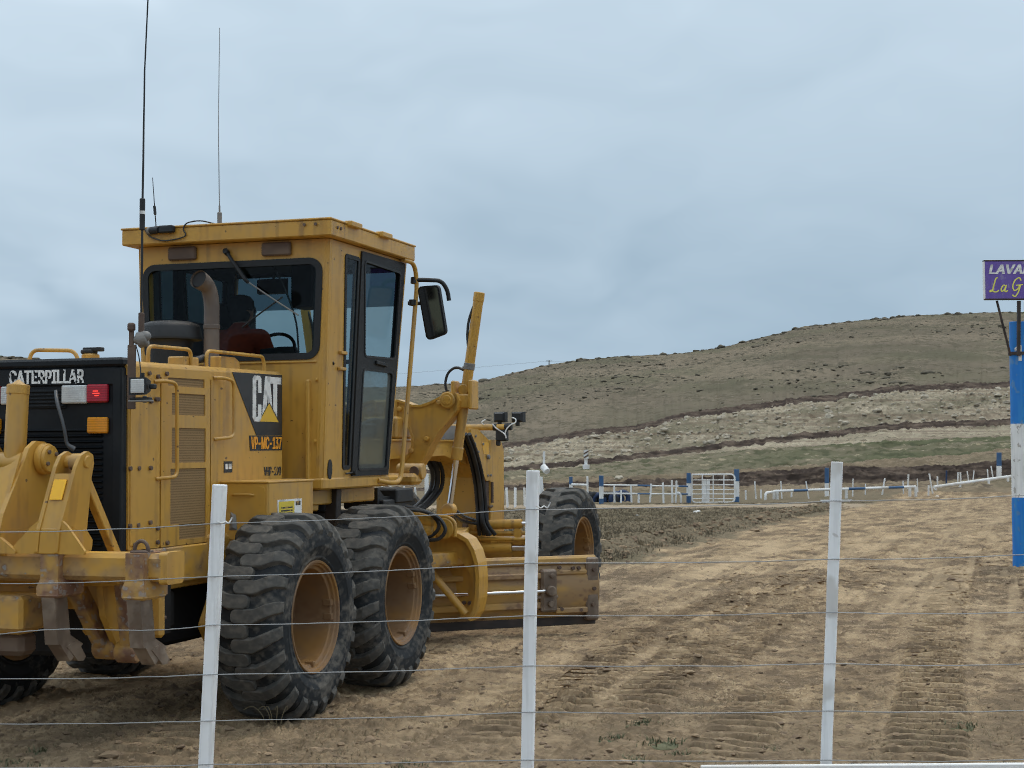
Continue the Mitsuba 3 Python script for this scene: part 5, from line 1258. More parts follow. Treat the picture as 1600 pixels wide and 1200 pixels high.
# ---- ripper at the rear
rp = num('ripper')
labels[f'{GR}__{rp}'] = {'label': 'worn yellow ripper with shanks hung behind the engine'}
G(f'{rp}__tool_beam', cat(bx(-2.60, -2.41, -1.18, 1.18, 1.035, 1.185, 0.025)), 'worn_yellow_paint')
for s in (-1, 1):
    G(f'{rp}__beam_end', prism_xz([(-2.60, 1.02), (-2.43, 1.02), (-2.415, 1.08), (-2.415, 1.195), (-2.60, 1.195)], s * 1.145, s * 1.195, 0.02), 'yellow_paint')
for i, yc in enumerate((-1.025, -0.490, 0.490, 1.025)):
    G(f'{rp}__shank_holder', cat(hull([(x, yc + a, z) for x in (-2.650, -2.42) for a in (-0.056, 0.056) for z in (1.02, 1.192)]), hull([(x, yc + a, z) for x in (-2.665, -2.42) for a in (-0.070, 0.070) for z in (0.955, 1.0)] + [(x, yc + a, 1.04) for x in (-2.650, -2.42) for a in (-0.057, 0.057)]), bx(-2.668, -2.43, yc - 0.073, yc + 0.073, 0.94, 0.965, 0.012)), 'rusty_yellow_paint')
    G(f'{rp}__holder_pin', cat(cyl([-2.54, yc - 0.05, 1.09], [-2.54, yc - 0.078, 1.09], 0.036, 18, 0.006)), 'rusty_brown')
    th = np.linspace(-0.3, PI + 0.3, 12)
    G(f'{rp}__lifting_ring', cat(tube([(-2.58, yc + 0.042 * math.cos(t), 1.205 + 0.050 * math.sin(t)) for t in th], 0.011, 0, 8), bx(-2.62, -2.53, yc - 0.05, yc + 0.05, 1.186, 1.203, 0.006)), 'rusty_brown')
    if yc < 0:
        G(f'{rp}__shank', cat(hull([(x, yc + a, z) for x, z in ((-2.66, 0.95), (-2.54, 0.95), (-2.62, 0.68), (-2.50, 0.70)) for a in (-0.042, 0.042)]), hull([(x, yc + a, z) for x, z in ((-2.62, 0.70), (-2.50, 0.72), (-2.50, 0.575), (-2.38, 0.66)) for a in (-0.042, 0.042)]), hull([(x, yc + a, z) for x, z in ((-2.54, 0.66), (-2.44, 0.69), (-2.355, 0.585), (-2.38, 0.565), (-2.43, 0.570)) for a in (-0.046, 0.046)])), 'worn_steel')
# centre arm with its cylinder
arm = [(-2.435, 1.70), (-2.40, 1.765), (-2.33, 1.805), (-2.24, 1.800), (-2.175, 1.73), (-2.165, 1.60), (-2.31, 1.16), (-2.62, 1.16), (-2.665, 1.30), (-2.63, 1.40)]
for s in (-1, 1):
    G(f'{rp}__arm_plate', prism_xz(arm, s * 0.15, s * 0.18, 0.02), 'yellow_paint')
    G(f'{rp}__pivot_flange', cat(cyl([-2.275, s * 0.18, 1.70], [-2.275, s * 0.225, 1.70], 0.090, 32, 0.006), cyl([-2.275, s * 0.22, 1.70], [-2.275, s * 0.245, 1.70], 0.080, 32, 0.006)), 'yellow_paint')
    G(f'{rp}__flange_bolts', cat(*[cyl([-2.275 + 0.05 * math.cos(a), s * 0.24, 1.70 + 0.05 * math.sin(a)], [-2.275 + 0.05 * math.cos(a), s * 0.256, 1.70 + 0.05 * math.sin(a)], 0.012, 8) for a in (0.6, 2.2, 3.7, 5.4)]), 'rusty_brown', kind='stuff')
    G(f'{rp}__arm_foot', plate(poly([(0.0, 0.0), (0.30, 0.0), (0.28, 0.02), (0.12, 0.13), (0.06, 0.20), (0, 0.22)], 0.01), [-2.64, s * -0.0 - 0.0, 1.18], [0, s, 0], [0, 0, 1], 0.03) if s < 0 else plate(poly([(0.0, 0.0), (-0.30, 0.0), (-0.28, 0.02), (-0.12, 0.13), (-0.06, 0.20), (0, 0.22)], 0.01), [-2.64, 0.0, 1.18], [0, -1, 0], [0, 0, 1], 0.03), 'yellow_paint')
rear_curve = sg.Polygon([(-0.165, 0.0), (0.165, 0.0), (0.165, 0.53)] + [(0.165 * math.cos(a) * 1.0, 0.53 - 0.10 * math.sin(a)) for a in np.linspace(0.15, PI - 0.15, 10)] + [(-0.165, 0.53)])
G(f'{rp}__arm_face', plate(rear_curve, [-2.66, 0, 1.25], [0, -1, 0], [0.415, 0, 0.91], 0.02, -0.004), 'yellow_paint')
G(f'{rp}__lift_cylinder', cat(cyl([-2.285, 0, 1.66], [-2.255, 0, 2.105], 0.063, 30, 0.005), cyl([-2.258, 0, 2.075], [-2.253, 0, 2.135], 0.066, 30, 0.005), cyl([-2.253, 0, 2.135], [-2.252, 0, 2.165], 0.045, 24, 0.0, 0.005), cyl([-2.285, -0.15, 1.67], [-2.285, 0.15, 1.67], 0.07, 24)), 'yellow_paint', 40)
# right link frame, leaning a little outwards at the top


def GL(nm, m, mt, smooth=30):
    m = m.copy(); v = np.array(m.vertices)
    v[:, 1] -= 0.055 * np.clip((v[:, 2] - 1.18) / 0.5, 0, 1.2); m.vertices = v
    return G(f'{rp}__{nm}', m, mt, smooth)


for y in (-0.400, -0.528):
    GL('link_plate', prism_xz([(-2.665, 1.18), (-2.665, 1.315), (-2.565, 1.66), (-2.53, 1.72), (-2.47, 1.745), (-2.415, 1.725), (-2.395, 1.675), (-2.405, 1.60), (-2.40, 1.30), (-2.33, 1.24), (-2.33, 1.18)], y, y - 0.024, 0.015), 'yellow_paint')
GL('link_pin', cyl([-2.47, -0.375, 1.685], [-2.47, -0.562, 1.685], 0.036, 22, 0.006), 'yellow_paint', 40)
GL('link_collar', cyl([-2.47, -0.455, 1.685], [-2.47, -0.520, 1.685], 0.047, 22, 0.006), 'worn_yellow_paint', 40)
GL('link_face', hull([(x, y, z) for x, z in ((-2.655, 1.32), (-2.575, 1.62), (-2.64, 1.31), (-2.56, 1.62)) for y in (-0.424, -0.529)]), 'yellow_paint')
GL('link_face', bx(-2.66, -2.645, -0.529, -0.424, 1.18, 1.32, 0.004), 'yellow_paint')
GL('reflector', plate(sg.box(-0.040, -0.05, 0.040, 0.065), [-2.608, -0.476, 1.525], [0, -1, 0], [0.258, 0, 0.966], 0.004, -0.001), 'reflector_yellow')
for s, y in ((1, -0.41), (-1, -0.545)):
    GL('gusset', plate(poly([(0, 0), (0.17, 0), (0.17, 0.02), (0.05, 0.15), (0, 0.19)], 0.008), [-2.645, y, 1.18], [0, s, 0], [0, 0, 1], 0.02, -0.01), 'yellow_paint')
GL('gusset', prism_xz([(-2.60, 1.185), (-2.42, 1.185), (-2.46, 1.29), (-2.54, 1.33)], -0.566, -0.553, 0.01), 'worn_yellow_paint')
GL('strut', bar([-2.44, -0.485, 1.66], [-2.08, -0.56, 1.12], 0.05, 0.055), 'yellow_paint')
G(f'{rp}__mounting', bx(-2.35, -1.95, -0.75, 0.75, 0.98, 1.12, 0.02), 'yellow_paint')
# lower links
G(f'{rp}__lower_box', cat(bx(-2.58, -2.30, -0.265, 0.265, 0.735, 0.935, 0.02), bx(-2.52, -2.34, -0.22, 0.22, 0.715, 0.745, 0.01)), 'worn_yellow_paint')
G(f'{rp}__lower_pivot', cat(bx(-2.48, -2.32, -0.20, 0.20, 0.585, 0.72, 0.03)), 'rusty_brown')
G(f'{rp}__lower_link', cat(bar([-2.36, -0.44, 1.02], [-2.10, -0.50, 0.60], 0.08, 0.10), cyl([-2.10, -0.44, 0.60], [-2.10, -0.58, 0.60], 0.065, 20, 0.01)), 'rusty_yellow_paint')
G(f'{rp}__lower_link', cat(bar([-2.30, -0.735, 1.02], [-2.22, -0.735, 0.61], 0.07, 0.085), cyl([-2.22, -0.66, 0.60], [-2.22, -0.79, 0.60], 0.062, 20, 0.01)), 'rusty_yellow_paint')
G(f'{rp}__lower_link', bar([-2.1, -0.60, 1.0], [-1.9, -0.60, 0.62], 0.10, 0.12), 'yellow_paint')
G(f'{rp}__hanger_plate', prism_xz([(-2.30, 1.0), (-1.95, 1.0), (-1.90, 0.75), (-1.98, 0.60), (-2.12, 0.60), (-2.26, 0.80)], -0.60, -0.56, 0.03), 'yellow_paint')
G(f'{rp}__hanger_plate', bx(-2.05, -2.0, -0.84, -0.30, 0.66, 1.0, 0.02), 'yellow_paint')
G(f'{rp}__step', bar([-1.95, -0.62, 0.74], [-1.7, -0.62, 0.74], 0.10, 0.02), 'rusty_brown')
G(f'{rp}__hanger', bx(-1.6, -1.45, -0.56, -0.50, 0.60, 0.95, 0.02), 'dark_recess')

# ================================================================ the driver
pk = thing('person', label='driver in an orange jacket and dark cap sitting in the cab, seen from behind', category='person')


def PP(part, mesh, m, smooth=True, **lab):
    mesh = mesh.copy(); mesh.apply_transform(LW)
    return put(f'{pk}__{part}', mesh, m, smooth, **lab)


yc = 0.25
hip, chest, nk, hd_ = np.array([0.97, yc, 2.16]), np.array([0.93, yc, 2.53]), np.array([0.96, yc, 2.70]), np.array([1.005, yc + 0.01, 2.845])
sh_, el, hn, kn, ft, kh = {}, {}, {}, {}, {}, {}
for s in (-1, 1):
    sh_[s] = np.array([0.94, yc + s * 0.185, 2.61]); el[s] = np.array([1.03, yc + s * 0.27, 2.36]); hn[s] = np.array([1.235, yc - 0.10 + s * 0.15, 2.53])
    kh[s] = np.array([0.98, yc + s * 0.09, 2.14]); kn[s] = np.array([1.36, yc + s * 0.13, 2.14]); ft[s] = np.array([1.40, yc + s * 0.12, 1.62])
bones = [(hip, .125, chest, .14), (chest, .14, nk, .062), (nk, .058, hd_ + [-.02, 0, -.06], .058), (hd_ + [-.018, 0, .015], .093, hd_ + [.018, 0, -.02], .085), (hd_ + [.03, 0, -.06], .055, hd_ + [.04, 0, -.085], .042), (hd_ + [.098, 0, 0.0], .013, hd_ + [.115, 0, -.03], .013)]
for s in (-1, 1):
    bones += [(chest + [0, 0, .06], .09, sh_[s], .065), (sh_[s], .058, el[s], .044), (el[s], .043, hn[s], .030), (kh[s], .085, kn[s], .060), (kn[s], .057, ft[s] + [-.03, 0, .03], .040), (ft[s] + [-.05, 0, -.04], .036, ft[s] + [.14, 0, -.05], .032),
              (hd_ + [-.005, s * .088, .01], .018, hd_ + [-.005, s * .092, -.03], .012)]
    u_ = np.array([0.06, -s * 0.01, 0.02]); pal = hn[s] + u_ * 0.9
    bones += [(hn[s], .026, pal, .030)]
    for k in range(4):
        a = pal + [0.01, (k - 1.5) * 0.019, 0.005]; b = a + [0.035, 0, 0.012]; c = b + [0.008, 0, -0.030]; e = c + [-0.024, 0, -0.012]
        bones += [(a, .0095, b, .009), (b, .009, c, .0085), (c, .0085, e, .008)]
    bones += [(hn[s] + [0.02, -s * 0.02, 0], .011, pal + [0.0, -s * 0.045, 0.004], .0095), (pal + [0.0, -s * 0.045, 0.004], .0095, pal + [0.03, -s * 0.042, -0.012], .009)]
PP('body', blob(bones, 0.014, 4), 'skin')
jk = [(hip + [0, 0, -.02], .15, chest, .172), (chest, .17, nk + [0, 0, -.02], .085)]
for s in (-1, 1):
    jk += [(chest + [0, 0, .05], .12, sh_[s], .088), (sh_[s], .082, el[s], .064), (el[s], .062, hn[s] * .86 + el[s] * .14, .044)]
PP('jacket', blob(jk, 0.025, 6), 'jacket_orange')
PP('trousers', blob([(hip + [0, 0, -.05], .15, hip + [0.05, 0, -.05], .145)] + [b for s in (-1, 1) for b in ((kh[s], .105, kn[s], .078), (kn[s], .076, ft[s] + [-.03, 0, .05], .056))], 0.03, 6), 'cloth_dark')
for s in (-1, 1):
    PP('boot', blob([(ft[s] + [-.05, 0, -.03], .05, ft[s] + [.14, 0, -.045], .043), (ft[s] + [-.035, 0, .05], .052, ft[s] + [-.05, 0, -.03], .05)], 0.03, 4), 'cloth_dark')
    PP('eye', blob([(hd_ + [.089, s * .032, .012], .012, hd_ + [.090, s * .032, .012], .012)], 0.01, 1), 'white_letter')
PP('cap', cat(lathe([(0.104, -0.01), (0.106, 0.03), (0.100, 0.075), (0.072, 0.108), (0.03, 0.120), (0.0, 0.122)], hd_ + [-.01, 0, .01], [0.05, 0, 1], 28), hull([hd_ + [.07, y, .02] for y in (-.075, .075)] + [hd_ + [.175, y, .005] for y in (-.05, .05)] + [hd_ + [.07, y, .03] for y in (-.075, .075)])), 'cloth_dark')
PP('hair', blob([(hd_ + [-.035, 0, -.02], .088, hd_ + [-.035, 0, -.055], .066)], 0.02, 3), 'cloth_dark')

# ================================================================ wire fence in front
FD = 5.6
fk = thing('wire_fence', label='white post and wire fence standing in front of the motor grader', category='fence')
yaw = math.radians(-14)
sdir = np.array([math.cos(yaw), math.sin(yaw), 0])
for (xt, yt, xb, yb, nm, dd) in ((343.5, 757, 321.5, 1200, 'leaning left fence post in front of the rear wheel', 5.55), (833, 735, 824, 1200, 'middle fence post in front of the blade', 5.65), (1308, 721.5, 1290.5, 1200, 'right fence post in front of the bare dirt', 5.8), (-150, 770, -170, 1200, 'fence post left of the picture', 5.5), (1786, 716, 1772, 1200, 'fence post right of the picture', 5.9)):
    a, b = at(xt, yt, dd), at(xb, yb, dd)
    d = (b - a) / np.linalg.norm(b - a)
    b = a + d * (a[2] - float(ground_base(a[0], a[1])) + 0.15) / abs(d[2])
    m = bx(0, np.linalg.norm(b - a), -0.0208, 0.0208, -0.0208, 0.0208, 0.003)
    m = m.subdivide_to_size(0.06)
    m.vertices[:, 1:] += (meshkit.noise(m.vertices * np.array([9, 20, 20]) + xt)[:, None] - 0.5) * np.array([0.0035, 0.0035])
    m.apply_transform(frame(a, b - a, sdir))
    put(f'{fk}__post', m, 'white_painted_wood', False, label=nm)
WY = [(832, 818.5, 796, 783, 774), (912, 901, 880, 874, 867), (991, 977, 962, 957, 957), (1061, 1054, 1040, 1037, 1038), (1131, 1126, 1113, 1111, 1110), (1200, 1194, 1187, 1188, 1187), (1268, 1262, 1258, 1262, 1262)]
rw_ = np.random.default_rng(41)
for wi, ys in enumerate(WY):
    xs_ = [-150, 0, 331, 828, 1303, 1600, 1786]
    y_ = [ys[0] + 4, ys[0], ys[1], ys[2], ys[3], ys[4], ys[4] - 2]
    dp = [5.47, 5.50, 5.522, 5.62, 5.77, 5.85, 5.87]
    pts = []
    for k in range(6):
        for t in np.linspace(0, 1, 9, endpoint=(k == 5)):
            x, y, dd = [(1 - t) * q[k] + t * q[k + 1] for q in (xs_, y_, dp)]
            sag = 2.2 * math.sin(PI * t) + rw_.normal(0, 0.35)
            if wi == 2 and k == 1:
                sag = -4.0 * math.sin(2 * PI * t)
            pts.append(at(x, y + sag, dd))
    put(f'{fk}__wire', tube(pts, 0.0019, 0, 6), 'wire_steel', True)
for (x, y, dd) in ((352, 816, 5.5), (850, 792, 5.6)):
    c = at(x, y, dd)
    put(f'{fk}__wire_tie', tube([c + [-0.03, -0.002, 0.004], c + [-0.01, -0.008, -0.004], c + [0.0, 0.006, 0.004], c + [0.012, -0.006, -0.005], c + [0.02, 0.004, 0.008], c + [0.024, 0.0, 0.016]], 0.0026, 0.006, 6), 'white_letter', True)
a, b = at(1095, 1196, 5.2), at(1790, 1191, 5.2)
wb = bx(0, np.linalg.norm(b - a), -0.012, 0.012, -0.45, 0, 0.003)
wb.apply_transform(frame(a, b - a, [0, 1, 0]))
wk = thing('white_board', label='white board in the foreground whose top edge shows at the bottom right', category='board')
put(f'{wk}__panel', wb, 'white_paint')
for t in (0.06, 0.94):
    q = a * (1 - t) + b * t
    put(f'{wk}__stake', bx(q[0] - 0.02, q[0] + 0.02, q[1] + 0.012, q[1] + 0.04, 0.1, q[2] - 0.02, 0.003), 'white_painted_wood')

# ================================================================ blue and white pole with the sign
PD = 22.9
pl = thing('striped_pole', label='tall blue and white painted pole with a white figure one', category='pole')
pb, pt_ = at(1597, 890, PD), at(1591, 503, PD)
dz = (pt_ - pb) / np.linalg.norm(pt_ - pb); PL = np.linalg.norm(pt_ - pb)


def pz(y):
    return pb + dz * (890 - y) / (890 - 503) * PL


prad = 0.131
for nm, y0, y1, m in (('lower_band', 905, 778, 'pole_blue'), ('middle_band', 778, 663, 'pole_white'), ('upper_band', 663, 503, 'pole_blue')):
    put(f'{pl}__{nm}', cyl(pz(y0), pz(y1), prad, 40, 0.004), m, 40)
one = sg.Polygon([(0.0, 0), (0.045, 0), (0.045, 0.26), (0.0, 0.26), (-0.085, 0.17), (-0.06, 0.14), (0.0, 0.19)])
om = plate(affinity.scale(one, 1.0, 0.9, origin=(0, 0)), [0, 0, 0], [1, 0, 0], [0, 0, 1], 0.02)
om = om.subdivide_to_size(0.03)
oc = pz(565)
om.vertices[:, 0] -= 0.045
om.vertices[:, 1] = om.vertices[:, 1] * 0.4 - (np.sqrt(np.maximum(prad ** 2 - (om.vertices[:, 0] - 0.005) ** 2, 0)) - 0.003)
om.apply_translation(oc)
put(f'{pl}__figure', om, 'white_letter', False, label='white figure one painted on the pole')
sn = thing('sign_box', label='purple sign box with white and yellow lettering above the blue pole', category='sign')
sa, sb = at(1538.5, 408, PD - 0.28), at(1539, 467, PD - 0.28)
SX0, SZ1, SZ0, SY = sa[0], sa[2], sb[2], sa[1]
sm = bx(SX0, SX0 + 1.25, SY, SY + 0.07, SZ0, SZ1, 0.006)
put(f'{sn}__box', sm, 'sign_purple')
put(f'{sn}__rim', cat(bx(SX0 - 0.012, SX0 + 1.262, SY - 0.006, SY + 0.076, SZ1 - 0.004, SZ1 + 0.016, 0.004)), 'dark_steel')
put(f'{sn}__rim', bx(SX0 - 0.014, SX0 + 0.002, SY - 0.004, SY + 0.066, SZ0, SZ1 - 0.006, 0.004), 'white_paint', label='pale left edge of the sign box')
put(f'{sn}__rim', cat(bx(SX0 - 0.004, SX0 + 1.254, SY - 0.004, SY + 0.074, SZ0 - 0.014, SZ0 + 0.004, 0.004)), 'dark_steel')
hgt = SZ1 - SZ0
lav = text('LAVAD', hgt * 0.25, 0.004, True, 0.61)
lav = cat(lav, lav.copy().apply_translation([0.012, 0, 0.001]))
lav.vertices[:, 0] += lav.vertices[:, 1] * 0.22
put(f'{sn}__lettering', laid(lav, [SX0 + 0.055, SY - 0.001, SZ0 + hgt * 0.655], [1, 0, 0], [0, 0, 1]), 'white_letter', False, label='white slanted capitals')


def stroke(pts, w):
    q = smooth_path([np.array([a, b, 0.0]) for a, b in pts], 0.5, 8)
    return sg.LineString(q[:, :2]).buffer(w)


u1 = 0.021
scr = [stroke([(0.30, 1.02), (0.22, 1.0), (0.16, 0.6), (0.10, 0.10), (-0.06, 0.06), (0.0, 0.2), (0.25, 0.05), (0.42, 0.08), (0.46, 0.16)], .04),
       stroke([(0.86, 0.46), (0.72, 0.54), (0.60, 0.30), (0.66, 0.06), (0.80, 0.18), (0.90, 0.5)], .04), stroke([(0.88, 0.46), (0.84, 0.12), (0.92, 0.06), (1.0, 0.14)], .04),
       stroke([(1.72, 0.86), (1.62, 1.06), (1.36, 0.86), (1.26, 0.40), (1.42, 0.10), (1.62, 0.26), (1.70, 0.52)], .04), stroke([(1.50, 0.50), (1.84, 0.55)], .04), stroke([(1.74, 0.52), (1.66, 0.0), (1.50, -0.30), (1.34, -0.16)], .04)]
for g in (scr[0], shapely.union_all(scr[1:3]), shapely.union_all(scr[3:])):
    put(f'{sn}__script_letter', plate(affinity.skew(affinity.scale(g, 0.245, 0.215, origin=(0, 0)), 8, origin=(0, 0)), [SX0 + 0.075, SY - 0.001, SZ0 + hgt * 0.16], [1, 0, 0], [0, 0, 1], 0.004), 'sign_script', False)
cl = at(1590, 553, PD)
put(f'{sn}__clamp', lathe([(prad + 0.001, -0.022), (prad + 0.022, -0.022), (prad + 0.022, 0.022), (prad + 0.001, 0.022)], pz(553), dz, 36), 'dark_steel', 30)
put(f'{sn}__support', bar(at(1592, 470, PD - 0.235), at(1591.5, 556, PD - 0.17), 0.055, 0.045), 'dark_steel')
put(f'{sn}__strut', bar(at(1557.5, 470, PD - 0.235), at(1579, 556, PD - 0.12), 0.03, 0.03), 'dark_steel')

# ================================================================ the far fences, gate, posts and small things at the foot of the hill
_D = np.linspace(19, 104, 1500)


def reach(px, py):
    """Metres ahead at which the pixel (px, py) meets the ground."""
    P = np.array([at(px, py, D) for D in (19, 104)])
    z = P[0, 2] + (P[1, 2] - P[0, 2]) * (_D - 19) / 85
    ok = z <= ground_base(_D * 0 + 99, _D)
    return float(_D[np.argmax(ok)]) if ok.any() else 101.0


def stick(name, px, top, base, w, m, lean=0.0, D=None, **lab):
    D = D or reach(px, base)
    a, b = at(px, base + 1.5, D), at(px + lean, top, D)
    a[2] -= 0.1
    q = bar(a, b, w, w * 0.9, (1, 0.15, 0), 0.008)
    q.vertices[:, 0] += (meshkit.noise(q.vertices * 1.3 + px) - 0.5) * w * 0.8
    return put(name, q, m, False, **lab)


pf = thing('paddock_fence', label='white wooden post fence seen behind the front of the motor grader', category='fence')
for px, t, b, ln in ((558, 759, 786, -1), (577, 760, 787, 0), (596, 759, 786, 1), (612, 760, 787, -2), (631, 760, 787, 0), (651, 761, 788, -2), (668, 741, 785, -1), (684, 759, 785, 0), (690, 756, 784, -3), (708, 760, 788, 0), (724, 760, 789, 1), (741, 760, 790, -1), (757, 760, 791, 0), (774, 761, 793, 0), (793.5, 762, 795, -2), (806, 762, 796, -1), (820, 762, 793, 0), (834, 763, 793, 1)):
    stick(f'{pf}__post', px, t, b, 0.10 if px != 668 else 0.24, 'white_paint', ln)
stick('gate_post', 846, 745, 786, 0.26, 'white_paint', -1, label='broad white post beside the top of the middle fence post', category='post')

rf = thing('rail_fence', label='white rail fence with pale sticks between the two leftmost striped posts', category='fence')
for px, t, b, ln in ((918, 744, 768, 0), (961, 757, 788, -1), (970.5, 766, 787, 0), (987, 757, 787, -1), (998, 772, 787, 0), (1014.5, 756, 786, 3), (1037, 754, 786, -1), (1050.5, 750, 785, -1), (1056, 751, 785, 1)):
    stick(f'{rf}__post', px, t, b, 0.09, 'white_paint', ln, 84)
for y0, y1 in ((757.5, 760), (771, 772)):
    xs2 = [943, 978, 996, 1016, 1060, 1075]
    for k, m in enumerate(('white_paint', 'white_paint', 'faded_blue_paint', 'white_paint', 'faded_blue_paint')):
        f = lambda x: y0 + (y1 - y0) * (x - 943) / 132  # noqa: E731
        put(f'{rf}__rail', cyl(at(xs2[k], f(xs2[k]), 84), at(xs2[k + 1], f(xs2[k + 1]), 84), 0.045, 10), m)
put(f'{rf}__rail', cyl(at(894, 757, 88), at(918, 758, 86), 0.07, 10), 'white_paint')
put(f'{rf}__rail', tube([at(1057, 770, 84), at(1062, 770, 84), at(1064, 775, 84), at(1064, 786, 84)], 0.06, 0.2, 8), 'white_paint')


def striped(px, top, mid, base, w, lab, low=None, D=None):
    k = thing('striped_post', label=lab, category='post', group='blue and white posts along the far fence')
    D = D or reach(px, base)
    a, c, b = at(px, base + 1, D), at(px, mid, D), at(px, top, D)
    a[2] -= 0.1
    put(f'{k}__blue_top', cyl(c, b, w, 14, 0.01), 'faded_blue_paint')
    if low:
        e = at(px, low, D)
        put(f'{k}__white_band', cyl(e, c, w, 14), 'white_paint')
        put(f'{k}__blue_foot', cyl(a, e, w * 1.02, 14), 'faded_blue_paint')
    else:
        put(f'{k}__white_foot', cyl(a, c, w, 14), 'white_paint')


striped(892, 745, 757, 780, 0.11, 'short blue and white post half hidden behind the front tyre')
striped(939.5, 743, 760, 788, 0.12, 'blue and white post at the left end of the white rails', 779)
striped(1076, 739, 755, 786, 0.12, 'blue and white post on the left of the white gate', 775)
striped(1151, 733, 752, 785, 0.14, 'blue and white post on the right of the white gate', 776)
striped(1292, 731, 755, 776, 0.13, 'blue and white post standing just left of the right fence post')
striped(1561, 707, 728, 745, 0.16, 'tapering blue and white post up the slope beside the tall pole', D=101)

gk = thing('field_gate', label='white pipe gate of square bars between two striped posts', category='gate')
GD = 84.5


def gp(x, y):
    return at(x, y, GD)


put(f'{gk}__frame', tube([gp(1081, 741.5), gp(1148, 741), gp(1148, 785), gp(1081, 785.5), gp(1081, 741.5)], 0.045, 0.25, 10, 5, False), 'white_paint')
for x in (1097.5, 1114.5, 1131):
    put(f'{gk}__bar', cyl(gp(x, 741.5), gp(x, 785), 0.034, 8), 'white_paint')
for y in (750, 757.5, 765, 772, 779):
    put(f'{gk}__bar', cyl(gp(1081, y), gp(1148, y), 0.030, 8), 'white_paint')
for px, lab in ((1101.5, 'left of the two white posts seen through the gate'), (1106, 'right of the two white posts seen through the gate')):
    stick('white_post', px, 749, 782, 0.16, 'white_paint', 0, 86, label=lab, category='post')

pr = thing('pipe_rail', label='low white and blue pipe rail on short legs, behind the right fence post', category='rail')
xs3 = [1209, 1240, 1262, 1290, 1326, 1352, 1388, 1412, 1431]
yl = lambda x: 767.5 - 7.0 * (x - 1209) / 222  # noqa: E731
for k, m in enumerate(('white_paint', 'faded_blue_paint', 'white_paint', 'white_paint', 'faded_blue_paint', 'white_paint', 'faded_blue_paint', 'white_paint')):
    put(f'{pr}__rail', cyl(at(xs3[k], yl(xs3[k]), 90), at(xs3[k + 1], yl(xs3[k + 1]), 90), 0.075, 12), m)
put(f'{pr}__end_pipe', tube([at(1196, 784, 88), at(1196, 770, 88), at(1209, 768.5, 89)], 0.075, 0.3, 10), 'white_paint')
for x, b in ((1209.5, 784), (1214.5, 783), (1322.5, 779), (1421.5, 776), (1431, 776)):
    put(f'{pr}__leg', cyl(at(x, b, 90), at(x, yl(x), 90), 0.085, 10), 'white_paint')

sf = thing('stick_fence', label='row of crooked pale sticks along the foot of the slope', category='fence')
for px, t, b, ln in ((1165, 766, 781, 0), (1182, 752, 780, -3), (1189.5, 765, 779, 0), (1222, 752, 780, -2), (1237, 764, 777, 0), (1264, 752, 779, -5), (1332, 748, 777, 1), (1352, 756, 773, 0), (1377, 747, 774, 5), (1412, 751, 772, -1), (1418.5, 741, 760, 1), (1434, 748, 765, -1), (1451, 758, 774, 0), (1457, 740, 768, -5), (1465, 744, 756, 0), (1479, 735, 754, 0), (1497, 738, 752, 0), (1501, 738, 753, 0), (1514, 736, 750, -3), (1520, 735, 750, 2), (1544, 733, 747, -1), (1552, 728, 745, -4)):
    stick(f'{sf}__stick', px, t, b, 0.085 if px % 2 else 0.065, 'white_paint' if px != 1479 else 'deep_blue_paint', ln, 100 if b < 772 else None)
dr_ = thing('slope_rail', label='long white rail climbing to the tapering striped post', category='rail')
put(f'{dr_}__rail', cyl(at(1459, 761, 98), at(1582, 744, 99.5), 0.10, 12), 'white_paint')
for x in (1462, 1500, 1545, 1575):
    put(f'{dr_}__leg', cyl(at(x, 766 - (x - 1460) * 0.12, 98.5), at(x, 760.8 - (x - 1460) * 0.135, 98.5), 0.08, 8), 'white_paint')

tq = trimesh.creation.torus(0.34, 0.15, major_sections=22, minor_sections=10)
for i, (px, py, a, m) in enumerate(((921, 785, .2, 'far_tyre'), (928.5, 785, .5, 'far_tyre'), (935.5, 786, .1, 'deep_blue_paint'), (947, 785, .4, 'far_tyre'), (955, 785, -.3, 'far_tyre'), (963, 784, .3, 'deep_blue_paint'), (973, 782, .2, 'deep_blue_paint'))):
    q = tq.copy(); q.apply_transform(trimesh.transformations.rotation_matrix(PI / 2, [1, 0, 0])); q.apply_transform(trimesh.transformations.rotation_matrix(a, [0, 0, 1]))
    c = at(px, py, 87); c[2] += 0.12
    q.apply_translation(c)
    put('old_tyre', q, m, True, label=['leftmost black tyre of the row by the front wheel', 'second black tyre of the row by the front wheel', 'dark blue tyre touching the leftmost long striped post', 'black tyre just right of the leftmost long striped post', 'black tyre in the middle of the row under the white rails', 'dark blue tyre under the white rails, left of the last one', 'dark blue tyre at the right end of the row'][i], category='tyre', group='old tyres standing under the white rails')

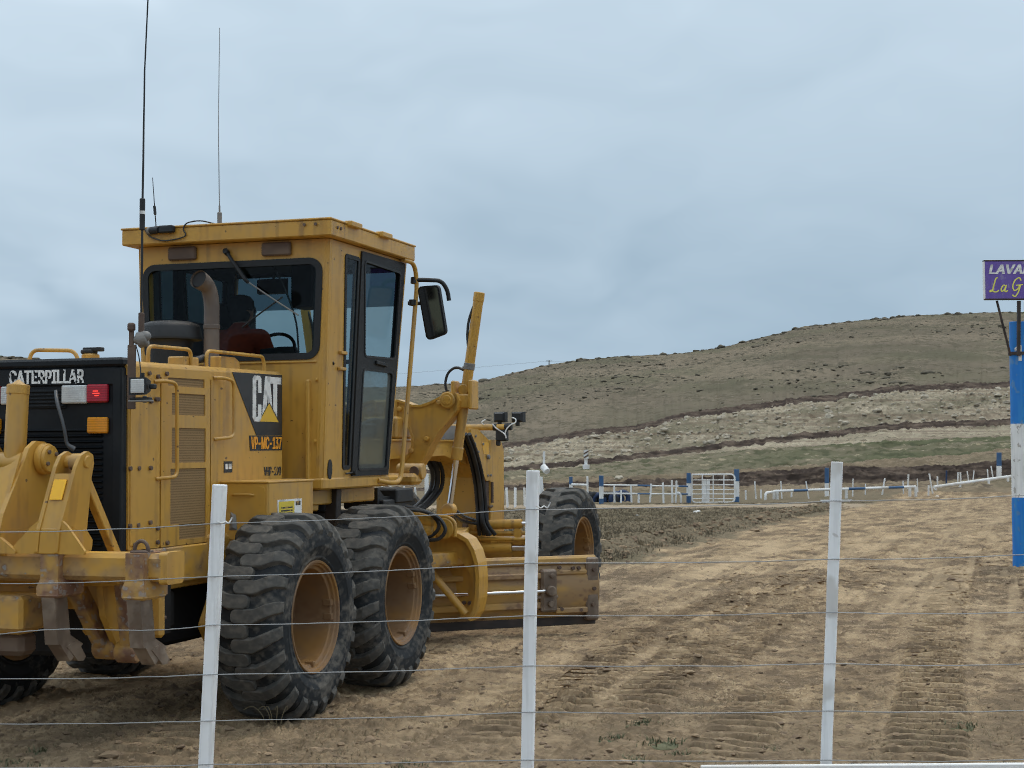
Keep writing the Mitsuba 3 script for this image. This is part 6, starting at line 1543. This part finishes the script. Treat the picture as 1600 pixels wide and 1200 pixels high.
m1 = thing('marker_stake', label='thin white stake with a tipped white drum at its foot, left of the striped marker', category='marker')
put(f'{m1}__stake', cyl(at(850, 738, 101), at(850, 705, 101), 0.075, 8), 'white_paint')
put(f'{m1}__drum', cyl(at(848.5, 729, 100.6), at(855, 737, 100.2), 0.22, 16, 0.02), 'white_paint')
m2 = thing('striped_marker', label='small marker board with dark slanting stripes on a white block', category='marker')
put(f'{m2}__block', hull([at(x, y, d) for x, y in ((910, 726), (921, 726), (911, 733), (921, 733)) for d in (100.6, 101.2)]), 'white_paint')
put(f'{m2}__stake', cyl(at(915.5, 727, 100.9), at(915.5, 712, 100.9), 0.10, 8), 'white_paint')
put(f'{m2}__board', hull([at(x, y, d) for x, y in ((912, 703), (919.5, 703), (919.5, 717), (912, 717)) for d in (100.7, 100.8)]), 'white_paint')
for y in (705.5, 711.5):
    put(f'{m2}__stripe', hull([at(x, yy2, d) for x, yy2 in ((912, y + 5), (912, y + 2.4), (919.5, y - 2), (919.5, y + 0.8)) for d in (100.66, 100.72)]), 'rusty_brown')
tg = thing('trough', label='long low white trough behind the right fence post', category='trough')
put(f'{tg}__tray', hull([at(x, y, d) for x, y in ((1281, 781), (1332, 780), (1285, 785), (1328, 784)) for d in (84, 84.6)]), 'white_paint')
for x in (1285, 1327):
    put(f'{tg}__leg', hull([at(x + a, y, d) for a in (-1.2, 1.2) for y in (784, 789.5) for d in (84.1, 84.4)]), 'white_paint')
for px, py, sz, lab in ((998, 808, 0.10, 'small white stone on the verge below the leftmost long striped post'), (1090, 803, 0.17, 'white stone on the verge in front of the gate'), (1464, 776, 0.13, 'white stone at the lower end of the white slope rail'), (967, 747, 0.24, 'pale boulder lying on the slope above the old tyres')):
    D = reach(px, py)
    put('white_stone', rocks(np.array([at(px, py, D)]), [sz], int(px), 0.8, 2), 'white_paint' if px != 967 else 'stone_pale', True, label=lab, category='stone')
up = thing('utility_pole', label='tiny pole with a crossarm on the ridge, left of the bush', category='pole')
ub, ut = at(858, 573, 343), at(858, 563, 343)
ub[2] -= 1
put(f'{up}__mast', cyl(ub, ut, 0.12, 8), 'grey_metal')
put(f'{up}__crossarm', bar(ut + [-0.7, 0, -0.15], ut + [0.7, 0, -0.15], 0.16, 0.14), 'grey_metal')
put(f'{up}__wire', tube([at(600, 586, 343), at(700, 578, 343), at(858, 564, 343), at(905, 566, 343)], 0.02, 0, 5), 'grey_metal')
bp_ = at(910, 562, 338)
put('ridge_bush', rocks(np.array([bp_ + [0.0, 0, -0.5]]), [1.4], 77, 0.8, 3), 'shrub_leaf', True, label='rounded bush on the ridge right of the tiny utility pole', category='bush')
